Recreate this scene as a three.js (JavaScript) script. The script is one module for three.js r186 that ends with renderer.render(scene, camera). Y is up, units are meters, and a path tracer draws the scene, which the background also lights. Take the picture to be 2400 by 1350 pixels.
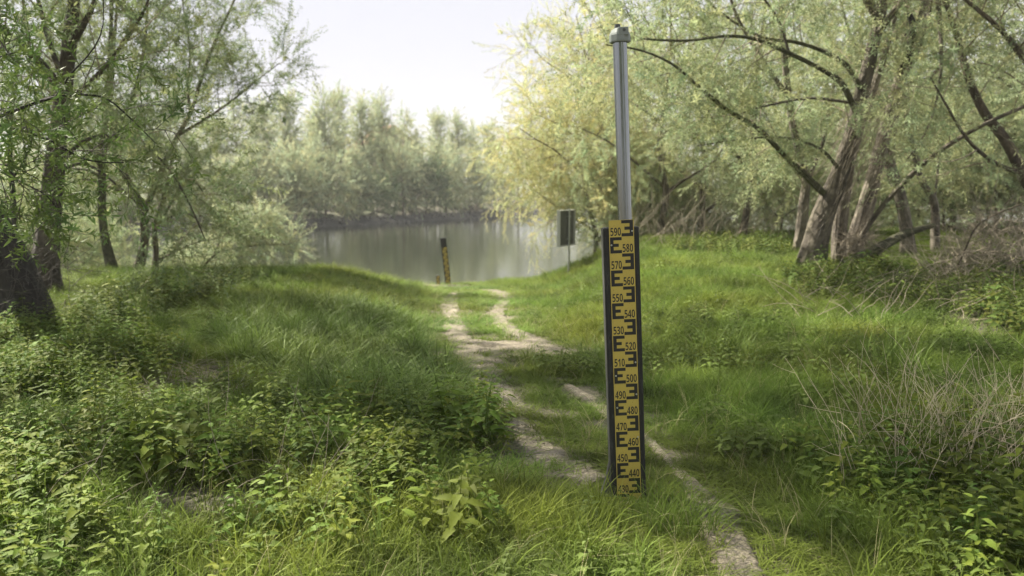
import * as THREE from 'three';
import { mergeGeometries } from 'three/addons/utils/BufferGeometryUtils.js';
import { RoundedBoxGeometry } from 'three/addons/geometries/RoundedBoxGeometry.js';

// ---------------------------------------------------------------- camera, sky, sun, exposure
const scene = new THREE.Scene();
const EYE = 1.93, PITCH = 7 * Math.PI / 180, FOC = 1900;
const camera = new THREE.PerspectiveCamera(2 * Math.atan(675 / FOC) * 180 / Math.PI, 16 / 9, 0.1, 1500);
camera.position.set(0, EYE, 0);
camera.rotation.set(-PITCH, 0, 0);
camera.focus = 5.0;
camera.userData.fStop = 1.9;
scene.add(camera);

const SUN = new THREE.Vector3(-0.56, 0.73, -0.38).normalize();
{
  const W = 256, H = 128, data = new Float32Array(W * H * 4);
  for (let j = 0; j < H; j++) for (let i = 0; i < W; i++) {
    const up = ((j + 0.5) / H - 0.5) * Math.PI, az = ((i + 0.5) / W - 0.5) * 2 * Math.PI;
    const y = Math.sin(up), x = Math.cos(up) * Math.cos(az), z = Math.cos(up) * Math.sin(az);
    const c = Math.max(0, x * SUN.x + y * SUN.y + z * SUN.z), glow = 0.32 * c ** 8 + 0.9 * c ** 60;
    const t = Math.min(1, Math.max(0, y) / 0.9), o = (j * W + i) * 4;
    const k = 0.246;
    data[o] = k * (0.97 - 0.14 * t + glow); data[o + 1] = k * (0.97 - 0.09 * t + glow * 0.98); data[o + 2] = k * (1.07 - 0.06 * t + glow * 0.90); data[o + 3] = 1;
  }
  const sky = new THREE.DataTexture(data, W, H, THREE.RGBAFormat, THREE.FloatType);
  sky.mapping = THREE.EquirectangularReflectionMapping; sky.magFilter = THREE.LinearFilter; sky.needsUpdate = true;
  scene.background = sky; scene.environment = sky;
}
const sun = new THREE.DirectionalLight(new THREE.Color(1.0, 0.935, 0.81), 5.0);
sun.name = 'sun'; sun.position.copy(SUN).multiplyScalar(120); sun.castShadow = true;
sun.shadow.camera.left = -60; sun.shadow.camera.right = 60; sun.shadow.camera.top = 60; sun.shadow.camera.bottom = -60; sun.shadow.camera.far = 300;
sun.shadow.mapSize.set(4096, 4096); sun.shadow.radius = 2;
scene.add(sun, sun.target);
scene.fog = new THREE.FogExp2(new THREE.Color(0.95, 0.95, 0.92), 0.0006);

const renderer = new THREE.WebGLRenderer({ antialias: true });
renderer.toneMapping = THREE.LinearToneMapping;
renderer.toneMappingExposure = 3.6;
renderer.shadowMap.enabled = true;

// ---------------------------------------------------------------- helpers
const V = (x, y, z) => new THREE.Vector3(x, y, z);
function rng(seed) { let a = seed >>> 0; return () => { a = (a + 0x6d2b79f5) | 0; let t = Math.imul(a ^ (a >>> 15), 1 | a); t = (t + Math.imul(t ^ (t >>> 7), 61 | t)) ^ t; return ((t ^ (t >>> 14)) >>> 0) / 4294967296; }; }
const lerp = (a, b, t) => a + (b - a) * t, clamp = (x, a = 0, b = 1) => Math.min(b, Math.max(a, x));
const smooth = (a, b, x) => { const t = clamp((x - a) / (b - a)); return t * t * (3 - 2 * t); };
function hash2(i, j, s) { let h = Math.imul(i, 374761393) ^ Math.imul(j, 668265263) ^ Math.imul(s | 0, 2147483647 - 58); h = Math.imul(h ^ (h >>> 13), 1274126177); return ((h ^ (h >>> 16)) >>> 0) / 4294967296; }
function noise(x, y, s = 0, period = 0) {
  const i = Math.floor(x), j = Math.floor(y), u = x - i, v = y - j, a = u * u * (3 - 2 * u), b = v * v * (3 - 2 * v);
  const w = (k) => (period ? ((k % period) + period) % period : k);
  return lerp(lerp(hash2(w(i), w(j), s), hash2(w(i + 1), w(j), s), a), lerp(hash2(w(i), w(j + 1), s), hash2(w(i + 1), w(j + 1), s), a), b);
}
const fbm = (x, y, s = 0, n = 4) => { let v = 0, a = 0.5, t = 0; for (let k = 0; k < n; k++) { v += a * noise(x, y, s + k); t += a; a *= 0.5; x *= 2; y *= 2; } return v / t; };
function interp(pts, x) {
  if (x <= pts[0][0]) return pts[0][1];
  for (let k = 1; k < pts.length; k++) if (x <= pts[k][0]) { const [a, p] = pts[k - 1], [b, q] = pts[k]; return lerp(p, q, (x - a) / (b - a)); }
  return pts[pts.length - 1][1];
}
const used = new Map();
function numbered(name) { const n = used.get(name) ?? 0; used.set(name, n + 1); return n ? name + '_' + String(n).padStart(3, '0') : name; }
function tag(o, label, category, group, kind) {
  if (label) o.userData.label = label;
  if (category) o.userData.category = category;
  if (group) o.userData.group = group;
  if (kind) o.userData.kind = kind;
  return o;
}
function part(name, geometry, material, parent = scene) {
  const m = new THREE.Mesh(geometry, material); m.name = parent === scene ? numbered(name) : name; m.castShadow = m.receiveShadow = true; parent.add(m); return m;
}
function thing(name, label, category, pos = [0, 0, 0], group) {
  const g = new THREE.Group(); g.name = numbered(name); g.position.set(...pos); scene.add(g); return tag(g, label, category, group);
}
// where on the site a sight line through the survey picture (2400 x 1350) lies at a given distance ahead
function P(px, py, dist) {
  const u = (px - 1200) / FOC, v = (675 - py) / FOC, c = Math.cos(PITCH), s = Math.sin(PITCH);
  const x = u, y = -s + v * c, z = -c - v * s, k = dist / -z;
  return V(x * k, EYE + y * k, -dist);
}

// ---------------------------------------------------------------- the lie of the land
const WATER = -2.0;
const pathX = (d) => interp([[0, 1.9], [4, 1.15], [5, 0.75], [6.5, 0.15], [8, 0.0], [11, -0.12], [16, -0.55], [22, -1.2], [27, -1.9], [33, -2.3]], d);
const pathH = (d) => interp([[0, 0], [5, 0], [8, -0.08], [12, -0.24], [16, -0.45], [20, -0.7], [24, -1.0], [27, -1.26], [30, -1.64], [33, -2.15], [37, -3]], d);
const shore = (x) => (x < -2 ? 27.5 + (x + 2) * 0.22 : x < 3 ? 30.5 : 30.5 + (x - 3) * 0.5) + (fbm(x * 0.3, 3.3, 5, 3) - 0.5) * 2;
const farShore = (x) => interp([[-400, 30], [-120, 50], [-60, 60], [-35, 69], [-21.5, 80], [6.8, 129], [30, 165], [80, 235], [400, 640]], x) + (fbm(x * 0.15, 7.7, 9, 3) - 0.5) * 5;
function height(x, z) {
  const d = -z, dn = Math.max(0, d);
  const left = interp([[0, 0.02], [6, 0.0], [12, 0.0], [20, -0.14], [40, -0.3]], dn), right = interp([[0, 0], [5, 0], [9, 0.04], [15, 0.2], [26, 0.45], [60, 0.5]], dn);
  const px = pathX(dn), off = x - px;
  const w = off < 0 ? smooth(interp([[0, 0.7], [14, 0.7], [22, 1.1]], dn), interp([[0, 3], [14, 3], [22, 4.4]], dn), -off) : smooth(interp([[0, 0.8], [13, 0.8], [21, 2.1]], dn), interp([[0, 3], [16, 3.6], [25, 6.0], [60, 6.6]], dn), off);
  let h = lerp(pathH(dn), off < 0 ? left : right, w);
  const ds = shore(x), onPath = 1 - w;
  const drop = smooth(ds - 7 + onPath * 3, ds + 2.5, d);
  h = lerp(h, -3.2, drop * (1 - onPath) + onPath * smooth(ds, ds + 6, d));
  h += (fbm(x * 0.8 + 3, z * 0.8, 21, 3) - 0.5) * 0.10 * (1 - 0.6 * onPath) * (1 - drop);
  if (d > 35) {
    const t = (d - farShore(x)) * 0.6;
    if (t > -4) h = Math.max(h, interp([[-4, -3.2], [0, -2.15], [1.2, -1.35], [5, -0.75], [14, 0.1], [60, 1.2], [400, 3]], t) + (fbm(x * 0.35, z * 0.35, 31, 3) - 0.5) * 0.7 * smooth(-1, 3, t));
  }
  return h;
}
function ground(px, py, lift = 0) {   // where the sight line meets the ground
  let a = 2, b = 2;
  const f = (d) => { const p = P(px, py, d); return p.y - height(p.x, p.z) - lift; };
  for (b = 2; b < 60; b += 0.1) if (f(b) < 0) break;
  a = b - 0.1;
  for (let k = 0; k < 20; k++) { const m = (a + b) / 2; if (f(m) < 0) b = m; else a = m; }
  const p = P(px, py, b); p.y = height(p.x, p.z); return p;
}
// worn tracks: [px, py, half width in metres]
const TRACKS = [
  [[1072, 684, .12], [1058, 696, .24], [1052, 716, .26], [1062, 756, .22], [1088, 806, .30], [1140, 876, .26], [1190, 950, .2], [1235, 1020, .15], [1290, 1085, .30], [1350, 1112, .30], [1405, 1130, .2]],
  [[1150, 680, .3], [1172, 688, .42], [1180, 705, .2], [1168, 740, .2], [1195, 775, .22], [1270, 812, .3], [1310, 822, .12]],
  [[1080, 803, .25], [1160, 808, .42], [1230, 815, .5], [1300, 826, .42], [1335, 836, .12]],
  [[1330, 905, .05], [1385, 945, .12], [1440, 980, .10], [1530, 1048, .06], [1580, 1100, .05], [1625, 1150, .12], [1680, 1215, .20], [1715, 1290, .19], [1745, 1360, .18], [1780, 1440, .18]],
].map((t) => t.map(([x, y, w]) => { const p = ground(x, y); return [p.x, p.z, w]; }));
const SANDS = [
  [[840, 647, .2], [900, 658, .6], [960, 667, .8], [1015, 672, .5]],
  [[1190, 664, .3], [1255, 650, .6], [1310, 638, .3]],
].map((t) => t.map(([x, y, w]) => { const p = ground(x, y); return [p.x, p.z, w]; }));
function trackAt(x, z, list = TRACKS) {   // about 1 on a worn track, 0 off it
  let best = -9;
  for (const t of list) for (let k = 1; k < t.length; k++) {
    const [ax, az, aw] = t[k - 1], [bx, bz, bw] = t[k], dx = bx - ax, dz = bz - az;
    const s = clamp(((x - ax) * dx + (z - az) * dz) / (dx * dx + dz * dz));
    const dist = Math.hypot(x - ax - dx * s, z - az - dz * s), w = lerp(aw, bw, s) * 0.8;
    best = Math.max(best, (w - dist));
  }
  return best;   // metres inside the edge (negative outside)
}
const poly = (pts) => pts.map(([x, y]) => { const p = ground(x, y); return [p.x, p.z]; });
const inside = (pg, x, z) => { let c = false; for (let i = 0, j = pg.length - 1; i < pg.length; j = i++) { const [xi, zi] = pg[i], [xj, zj] = pg[j]; if ((zi > z) !== (zj > z) && x < ((xj - xi) * (z - zi)) / (zj - zi) + xi) c = !c; } return c; };

// ---------------------------------------------------------------- textures and materials
function dataTex(w, h, f, srgb = false) {
  const d = new Uint8Array(w * h * 4);
  for (let j = 0; j < h; j++) for (let i = 0; i < w; i++) { const c = f(i / w, j / h), o = (j * w + i) * 4; if (typeof c === 'number') d[o] = d[o + 1] = d[o + 2] = clamp(c) * 255; else for (let k = 0; k < 3; k++) d[o + k] = clamp(c[k]) * 255; d[o + 3] = 255; }
  const t = new THREE.DataTexture(d, w, h); t.wrapS = t.wrapT = THREE.RepeatWrapping; t.magFilter = THREE.LinearFilter; t.minFilter = THREE.LinearMipmapLinearFilter; t.generateMipmaps = true; if (srgb) t.colorSpace = THREE.SRGBColorSpace; t.needsUpdate = true; return t;
}
const pf = (u, v, p, s, n = 4) => { let a = 0.5, r = 0, t = 0, q = p; for (let k = 0; k < n; k++) { r += a * noise(u * q, v * q, s + k, q); t += a; a *= 0.55; q *= 2; } return r / t; };
const barkH = dataTex(256, 512, (u, v) => {
  const w = pf(u, v, 4, 50) * 0.35;
  const ridge = 1 - Math.abs(2 * noise((u + w * 0.4) * 14, v * 5, 61, 0) - 1);
  const r2 = 1 - Math.abs(2 * pf(u + w * .2, v, 8, 70, 4) - 1);
  return 0.6 * ridge + 0.4 * r2;
});
const barkC = dataTex(256, 512, (u, v) => { const a = pf(u, v, 6, 80, 5), b = pf(u, v, 24, 90, 3); const k = 0.45 + 0.5 * a + 0.35 * (b - 0.5); return [k, k * (0.98 + 0.05 * (a - .5)), k * 0.95]; }, true);
const soilC = dataTex(512, 512, (u, v) => { const a = pf(u, v, 8, 100, 6), b = pf(u, v, 64, 110, 3); const k = 0.55 + 0.45 * a + 0.5 * (b - 0.5); return [k, k, k]; }, true);
const soilH = dataTex(512, 512, (u, v) => 0.6 * pf(u, v, 16, 120, 5) + 0.4 * pf(u, v, 64, 130, 3));
const waveH = dataTex(512, 512, (u, v) => 0.55 * pf(u, v, 6, 140, 4) + 0.3 * pf(u + 0.3, v, 24, 150, 3) + .15 * pf(u, v, 60, 155, 2));
function std(rgb, rough = 0.9, extra = {}) { const m = new THREE.MeshStandardMaterial({ roughness: rough, ...extra }); m.color.setRGB(...rgb); return m; }
function leaf(rgb, through = 0.5, rough = 0.55, spec = 0.3) { const m = new THREE.MeshPhysicalMaterial({ roughness: rough, transmission: through, thickness: 0, side: THREE.DoubleSide, specularIntensity: spec }); m.color.setRGB(...rgb); return m; }
const bark = (rgb) => std(rgb, 0.95, { map: barkC, bumpMap: barkH, bumpScale: 0.03 });
const M = {
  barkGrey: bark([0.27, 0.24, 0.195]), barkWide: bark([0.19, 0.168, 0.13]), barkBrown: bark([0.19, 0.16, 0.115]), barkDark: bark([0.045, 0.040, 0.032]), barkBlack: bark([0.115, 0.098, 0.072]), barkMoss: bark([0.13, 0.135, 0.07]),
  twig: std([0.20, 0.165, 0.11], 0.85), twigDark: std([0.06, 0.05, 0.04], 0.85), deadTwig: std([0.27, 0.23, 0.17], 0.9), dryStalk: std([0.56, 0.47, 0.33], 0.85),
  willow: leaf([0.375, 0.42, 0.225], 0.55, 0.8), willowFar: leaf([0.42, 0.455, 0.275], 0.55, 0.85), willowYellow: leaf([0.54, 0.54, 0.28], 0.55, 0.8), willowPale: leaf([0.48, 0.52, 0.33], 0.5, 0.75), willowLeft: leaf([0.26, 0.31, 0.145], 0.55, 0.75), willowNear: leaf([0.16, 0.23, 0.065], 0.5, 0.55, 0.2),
  grass: leaf([0.17, 0.24, 0.045], 0.5, 0.7, 0.1), grassTall: leaf([0.175, 0.25, 0.055], 0.5, 0.55, 0.2), grassBroad: leaf([0.17, 0.24, 0.04], 0.45, 0.55, 0.15), grassDry: leaf([0.40, 0.36, 0.19], 0.3, 0.8), nettle: leaf([0.155, 0.22, 0.036], 0.55, 0.65, 0.12), herb: leaf([0.12, 0.165, 0.035], 0.45, 0.65, 0.12), shrubGreen: leaf([0.15, 0.21, 0.09], 0.4, 0.7),
};

// ---------------------------------------------------------------- ground, path, water
{
  // grid lines: close together near the viewer, wide apart far away
  const xs = [], zs = [];
  for (let x = -500; x < -60; x += 22) xs.push(x); for (let x = -60; x < -14; x += 1.5) xs.push(x); for (let x = -14; x < 14; x += 0.16) xs.push(x); for (let x = 14; x < 60; x += 1.5) xs.push(x); for (let x = 60; x <= 500; x += 22) xs.push(x);
  for (let d = -60; d < -2; d += 3) zs.push(d); for (let d = -2; d < 34; d += 0.16) zs.push(d); for (let d = 34; d < 70; d += 1.5) zs.push(d); for (let d = 70; d < 180; d += 1.8) zs.push(d); for (let d = 180; d <= 900; d += 24) zs.push(d);
  const nx = xs.length, nz = zs.length, pos = new Float32Array(nx * nz * 3), uv = new Float32Array(nx * nz * 2), col = new Float32Array(nx * nz * 3), idx = [];
  for (let j = 0; j < nz; j++) for (let i = 0; i < nx; i++) {
    const k = j * nx + i, x = xs[i], z = -zs[j], h = height(x, z);
    pos.set([x, h, z], k * 3); uv.set([x / 1.6, z / 1.6], k * 2);
    const n = fbm(x * 1.3, z * 1.3, 41, 4), far = zs[j] > 40;
    let c = far ? [lerp(.13, .20, n), lerp(.12, .17, n), lerp(.095, .12, n)] : [lerp(.05, .16, n), lerp(.055, .13, n), lerp(.025, .075, n)];
    if (far) { const t = (zs[j] - farShore(x)) * .6; if (t > 3 && fbm(x * .2, z * .2, 44, 3) > .5) c = [.13, .15, .06]; if (t < 2.2) c = [.085, .083, .075]; }
    else if (Math.abs(x) < 5 && zs[j] > 2 && zs[j] < 30) { const e = smooth(-0.7, 0.05, trackAt(x, z)) * (0.35 + 0.65 * n); c = [lerp(c[0], .24, e), lerp(c[1], .205, e), lerp(c[2], .145, e)]; }
    else if (xs[i] > 5.5 && zs[j] < 30) { const e = smooth(5.5, 9, x); c = [lerp(c[0], .15, e * .7), lerp(c[1], .12, e * .7), lerp(c[2], .085, e * .7)]; }
    col.set(c, k * 3);
    if (i && j) { const a = (j - 1) * nx + i - 1; idx.push(a, a + 1, k, a, k, k - 1); }
  }
  const g = new THREE.BufferGeometry(); g.setAttribute('position', new THREE.BufferAttribute(pos, 3)); g.setAttribute('uv', new THREE.BufferAttribute(uv, 2)); g.setAttribute('color', new THREE.BufferAttribute(col, 3)); g.setIndex(idx); g.computeVertexNormals();
  const m = std([1, 1, 1], 0.97, { map: soilC, bumpMap: soilH, bumpScale: 0.04, vertexColors: true, side: THREE.DoubleSide });
  tag(part('ground', g, m), 'earth bank and meadow ground under the grass', null, null, 'structure');
}
function ribbon(list, seed, lift) {   // a worn strip that follows the ground and sinks under the turf at its ragged edges
  const geos = [];
  list.forEach((t, n) => {
    const cx = new THREE.CatmullRomCurve3(t.map(([x, z, w]) => V(x, w, z))), len = cx.getLength(), nu = Math.max(8, Math.round(len / 0.09)), nv = 12;
    const pos = [], uv = [], col = [], idx = [];
    for (let i = 0; i <= nu; i++) {
      const p = cx.getPoint(i / nu), tg = cx.getTangent(i / nu); tg.y = 0; tg.normalize();
      const s = Math.max(0.03, p.y) * 0.85, wl = s * (0.35 + 1.3 * fbm(i * 0.3, n * 7.1, seed, 3)), wr = s * (0.35 + 1.3 * fbm(i * 0.3, n * 7.1 + 40, seed, 3));
      for (let j = 0; j <= nv; j++) {
        const a = j / nv * 2 - 1, o = a < 0 ? a * wl : a * wr, x = p.x + tg.z * o, z = p.z - tg.x * o;
        const e = Math.abs(a), rel = (fbm(x * 9, z * 9, 77, 3) - 0.5) * 0.035;
        pos.push(x, height(x, z) + lift + n * 0.004 + rel + 0.012 - 0.045 * smooth(0.72, 1, e), z); uv.push(x / 1.1, z / 1.1);
        const q = fbm(x * 2.2, z * 2.2, 78, 4), r = smooth(0.35, 0.95, e);
        col.push(lerp(.36, .25, q) * (1 - r * .25), lerp(.305, .21, q) * (1 - r * .25), lerp(.225, .15, q) * (1 - r * .3));
        if (i && j) { const k = i * (nv + 1) + j; idx.push(k - nv - 2, k - nv - 1, k, k - nv - 2, k, k - 1); }
      }
    }
    const g = new THREE.BufferGeometry(); g.setAttribute('position', new THREE.Float32BufferAttribute(pos, 3)); g.setAttribute('uv', new THREE.Float32BufferAttribute(uv, 2)); g.setAttribute('color', new THREE.Float32BufferAttribute(col, 3)); g.setIndex(idx); g.computeVertexNormals(); geos.push(g);
  });
  return mergeGeometries(geos);
}
const sandM = std([1, 1, 1], 0.95, { map: soilC, bumpMap: soilH, bumpScale: 0.035, vertexColors: true, side: THREE.DoubleSide });
tag(part('path', ribbon(TRACKS, 71, 0.006), sandM), 'trodden sandy track through the meadow down to the water', null, null, 'structure');
tag(part('shore_sand', ribbon(SANDS, 73, 0.008), sandM), 'pale bare sand at the edge of the bank', null, null, 'structure');
{
  const g = new THREE.PlaneGeometry(1000, 900, 1, 1); g.rotateX(-Math.PI / 2); g.translate(0, WATER, -470);
  const p = g.attributes.position, uv = g.attributes.uv; for (let i = 0; i < p.count; i++) uv.setXY(i, p.getX(i) / 5, p.getZ(i) / 3.2);
  const m = new THREE.MeshPhysicalMaterial({ roughness: 0.085, ior: 1.333, bumpMap: waveH, bumpScale: 0.005 }); m.color.setRGB(.020, .023, .014);
  tag(part('river_water', g, m), 'calm greenish river between the two wooded banks', null, null, 'structure');
}

// ---------------------------------------------------------------- limbs, twigs, crowns
class Tubes {
  constructor() { this.p = []; this.n = []; this.u = []; this.i = []; }
  add(pts, r0, r1, sides, o = {}) {
    const curve = new THREE.CatmullRomCurve3(pts, false, 'centripetal'), len = curve.getLength(), seg = Math.max(2, o.seg ?? Math.round(len / Math.max(0.12, r0 * 1.6)));
    let nrm = V(0.31, 0.12, 0.94), at = 0, prev = null; const base = this.p.length / 3;
    for (let k = 0; k <= seg; k++) {
      const t = k / seg, c = curve.getPoint(t), tg = curve.getTangent(t);
      nrm.addScaledVector(tg, -nrm.dot(tg)).normalize(); const b = V().crossVectors(tg, nrm);
      if (prev) at += prev.distanceTo(c); prev = c;
      let r = lerp(r0, r1, Math.pow(t, o.taper ?? 0.85)); if (o.flare) r *= 1 + o.flare * Math.exp(-at / (r0 * 1.6));
      for (let s = 0; s <= sides; s++) {
        const a = (s % sides) / sides * Math.PI * 2, lump = o.lump ? 1 + o.lump * (noise(Math.cos(a) * 2 + 9, Math.sin(a) * 2 + at * 1.6, o.seed ?? 3) - 0.5) * 2 + (o.flare ? Math.exp(-at / (r0 * 2.2)) * 0.25 * Math.sin(a * 4 + 1) : 0) : 1;
        const x = nrm.x * Math.cos(a) + b.x * Math.sin(a), y = nrm.y * Math.cos(a) + b.y * Math.sin(a), z = nrm.z * Math.cos(a) + b.z * Math.sin(a);
        this.p.push(c.x + x * r * lump, c.y + y * r * lump, c.z + z * r * lump); this.n.push(x, y, z); this.u.push(s / sides * Math.max(1, Math.round(r0 * 9)) * 0.5, at * 0.7);
        if (k && s < sides) { const q = base + k * (sides + 1) + s, w = q - sides - 1; this.i.push(w, w + 1, q + 1, w, q + 1, q); }
      }
    }
    return curve;
  }
  geo(smoothIt) { const g = new THREE.BufferGeometry(); g.setAttribute('position', new THREE.Float32BufferAttribute(this.p, 3)); g.setAttribute('normal', new THREE.Float32BufferAttribute(this.n, 3)); g.setAttribute('uv', new THREE.Float32BufferAttribute(this.u, 2)); g.setIndex(this.i); if (smoothIt) g.computeVertexNormals(); return g; }
}
function bladeGeo(list) {   // [base, tip direction pts, width] strips that narrow to the tip
  const p = [], i = [];
  for (const { pts, w, side } of list) {
    const b = p.length / 3;
    pts.forEach((c, k) => { const t = k / (pts.length - 1), ww = w * (t < 0.15 ? 0.75 : 1) * Math.pow(1 - t, 0.55); if (k === pts.length - 1) p.push(c.x, c.y, c.z); else p.push(c.x - side.x * ww, c.y - side.y * ww, c.z - side.z * ww, c.x + side.x * ww, c.y + side.y * ww, c.z + side.z * ww); });
    for (let k = 0; k < pts.length - 1; k++) { const a = b + k * 2; if (k === pts.length - 2) i.push(a, a + 1, a + 2); else i.push(a, a + 1, a + 3, a, a + 3, a + 2); }
  }
  const g = new THREE.BufferGeometry(); g.setAttribute('position', new THREE.Float32BufferAttribute(p, 3)); g.setIndex(i); g.computeVertexNormals(); return g;
}
function leafShape(g, at, dir, up, L, W, fold = 0.25, droop = 0.15, teeth = 0) {   // a leaf of two halves folded along its midrib
  const d = dir.clone().normalize(), s = V().crossVectors(d, up).normalize(), n = V().crossVectors(s, d).normalize(), b = g.p.length / 3;
  const st = teeth ? [0, .12, .3, .34, .52, .56, .74, .78, 1] : [0, .3, .65, 1], wd = teeth ? [.05, .8, 1, .8, .82, .62, .55, .38, 0] : [.1, 1, .75, 0];
  st.forEach((t, k) => { const c = at.clone().addScaledVector(d, L * t).addScaledVector(n, -droop * L * t * t), w = W * wd[k];
    g.p.push(c.x, c.y, c.z); for (const q of [-1, 1]) { const e = c.clone().addScaledVector(s, q * w).addScaledVector(n, fold * w); g.p.push(e.x, e.y, e.z); } });
  for (let k = 0; k < st.length - 1; k++) { const a = b + k * 3; g.i.push(a, a + 1, a + 4, a, a + 4, a + 3, a, a + 5, a + 2, a, a + 3, a + 5); }
}
const fromPI = (g) => { const o = new THREE.BufferGeometry(); o.setAttribute('position', new THREE.Float32BufferAttribute(g.p, 3)); o.setIndex(g.i); o.computeVertexNormals(); return o; };
function sprigGeo(seed, L, n, leafL, leafW) {   // a leafy willow shoot along +y
  const r = rng(seed), g = { p: [], i: [] };
  const bend = (t) => V(0.16 * L * t * t, L * t, 0.05 * L * Math.sin(t * 3));
  for (let k = 0; k < n; k++) {
    const t = 0.08 + 0.92 * (k + r() * 0.6) / n, a = k * 2.4 + r() * 1.2, o = V(Math.cos(a), 0.55 + r() * 0.7, Math.sin(a)), s = 0.65 + r() * 0.6;
    leafShape(g, bend(t), o, V(r() - 0.5, 0.8, r() - 0.5).normalize(), leafL * s, leafW * s, 0.2, 0.25);
  }
  // the shoot itself
  const b = g.p.length / 3; for (let k = 0; k <= 3; k++) { const c = bend(k / 3), q = 0.0028 * (1 - k / 4.5); for (let s = 0; s < 3; s++) g.p.push(c.x + q * Math.cos(s * 2.09), c.y, c.z + q * Math.sin(s * 2.09)); if (k) for (let s = 0; s < 3; s++) { const w = b + (k - 1) * 3, s2 = (s + 1) % 3; g.i.push(w + s, w + s2, w + 3 + s2, w + s, w + 3 + s2, w + 3 + s); } }
  return fromPI(g);
}
const SPRIG = { mid: sprigGeo(11, 0.55, 22, 0.075, 0.0095), near: sprigGeo(12, 0.30, 15, 0.07, 0.0085), far: sprigGeo(13, 1.0, 26, 0.16, 0.032), broad: sprigGeo(14, 0.5, 24, 0.07, 0.017) };
const Y = V(0, 1, 0), tmpM = new THREE.Matrix4(), tmpQ = new THREE.Quaternion(), tmpR = new THREE.Quaternion(), tmpS = V(), tmpC = new THREE.Color();
function copies(name, geometry, material, list, parent = scene) {   // list of { at, dir, roll, s, tint }
  const m = new THREE.InstancedMesh(geometry, material, list.length); m.name = parent === scene ? numbered(name) : name; m.castShadow = m.receiveShadow = true;
  list.forEach((e, k) => {
    tmpQ.setFromUnitVectors(Y, e.dir ?? Y); tmpR.setFromAxisAngle(Y, e.roll ?? 0); tmpQ.multiply(tmpR);
    const s = e.s ?? 1; tmpS.set(e.sx ?? s, s, e.sx ?? s); tmpM.compose(e.at, tmpQ, tmpS); m.setMatrixAt(k, tmpM); m.setColorAt(k, tmpC.setRGB(...(e.tint ?? [1, 1, 1])));
  });
  m.userData.kind = 'stuff'; parent.add(m); return m;
}
const rdir = (r) => { const z = r() * 2 - 1, a = r() * 6.283, q = Math.sqrt(1 - z * z); return V(q * Math.cos(a), z, q * Math.sin(a)); };
function wander(r, at, dir, len, n, curl, lift) {   // a branch line that bends as it grows
  const pts = [at.clone()], d = dir.clone().normalize(); let c = at.clone();
  for (let k = 0; k < n; k++) { c = c.clone().addScaledVector(d, len / n); pts.push(c); d.addScaledVector(rdir(r), curl).addScaledVector(Y, lift).normalize(); }
  return { pts, dir: d };
}
// o: len, n (branches per metre of limb), up, lift, from, tw (twigs per branch), twLen, sp (spacing of shoots), size
function foliate(r, limb, rad, o, twigs, shoots) {
  const L = limb.getLength(), n = Math.round(L * (1 - (o.from ?? 0.2)) * (o.n ?? 3));
  for (let k = 0; k < n; k++) {
    const t = (o.from ?? 0.2) + (1 - (o.from ?? 0.2)) * (k + r()) / n, at = limb.getPoint(Math.min(1, t)), tg = limb.getTangent(Math.min(1, t));
    const d = rdir(r); d.addScaledVector(tg, -d.dot(tg)).normalize().multiplyScalar(0.9).addScaledVector(tg, 0.55).addScaledVector(Y, o.up ?? 0.35); if (o.lean) d.add(o.lean);
    const len = (o.len ?? 1.6) * (0.5 + 0.8 * r()) * (1 - 0.35 * t), br = Math.min(rad(t) * 0.5, 0.006 + len * 0.008);
    const b = wander(r, at, d, len, 4, 0.22, o.lift ?? 0.0), bc = twigs.add(b.pts, br, 0.0035, 4, { seg: 5 });
    const ntw = o.tw ?? 5;
    for (let q = 0; q < ntw; q++) {
      const tt = 0.2 + 0.8 * (q + r()) / ntw, a2 = bc.getPoint(tt), t2 = bc.getTangent(tt), d2 = rdir(r).multiplyScalar(0.75).addScaledVector(t2, 0.7).addScaledVector(Y, (o.lift ?? 0) * 1.5 + 0.1);
      const l2 = (o.twLen ?? 0.8) * (0.5 + r()), w = wander(r, a2, d2, l2, 3, 0.2, (o.lift ?? 0) * 1.4), wc = twigs.add(w.pts, 0.004, 0.002, 3, { seg: 3 });
      const ns = Math.max(1, Math.round(l2 / (o.sp ?? 0.16)));
      for (let s = 0; s < ns; s++) { const u = Math.min(1, (s + 0.4 + r() * 0.8) / ns), dd = wc.getTangent(u).addScaledVector(rdir(r), 0.75).addScaledVector(Y, (o.lift ?? 0) * 2).normalize(); const v = 0.72 + 0.56 * r(), y = (r() - 0.5) * 0.24; shoots.push({ at: wc.getPoint(u), dir: dd, roll: r() * 6.28, s: (o.size ?? 1) * (0.7 + 0.6 * r()), tint: [v * (1 + y), v, v * (1 - y * 0.6)] }); }
    }
  }
}
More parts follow.
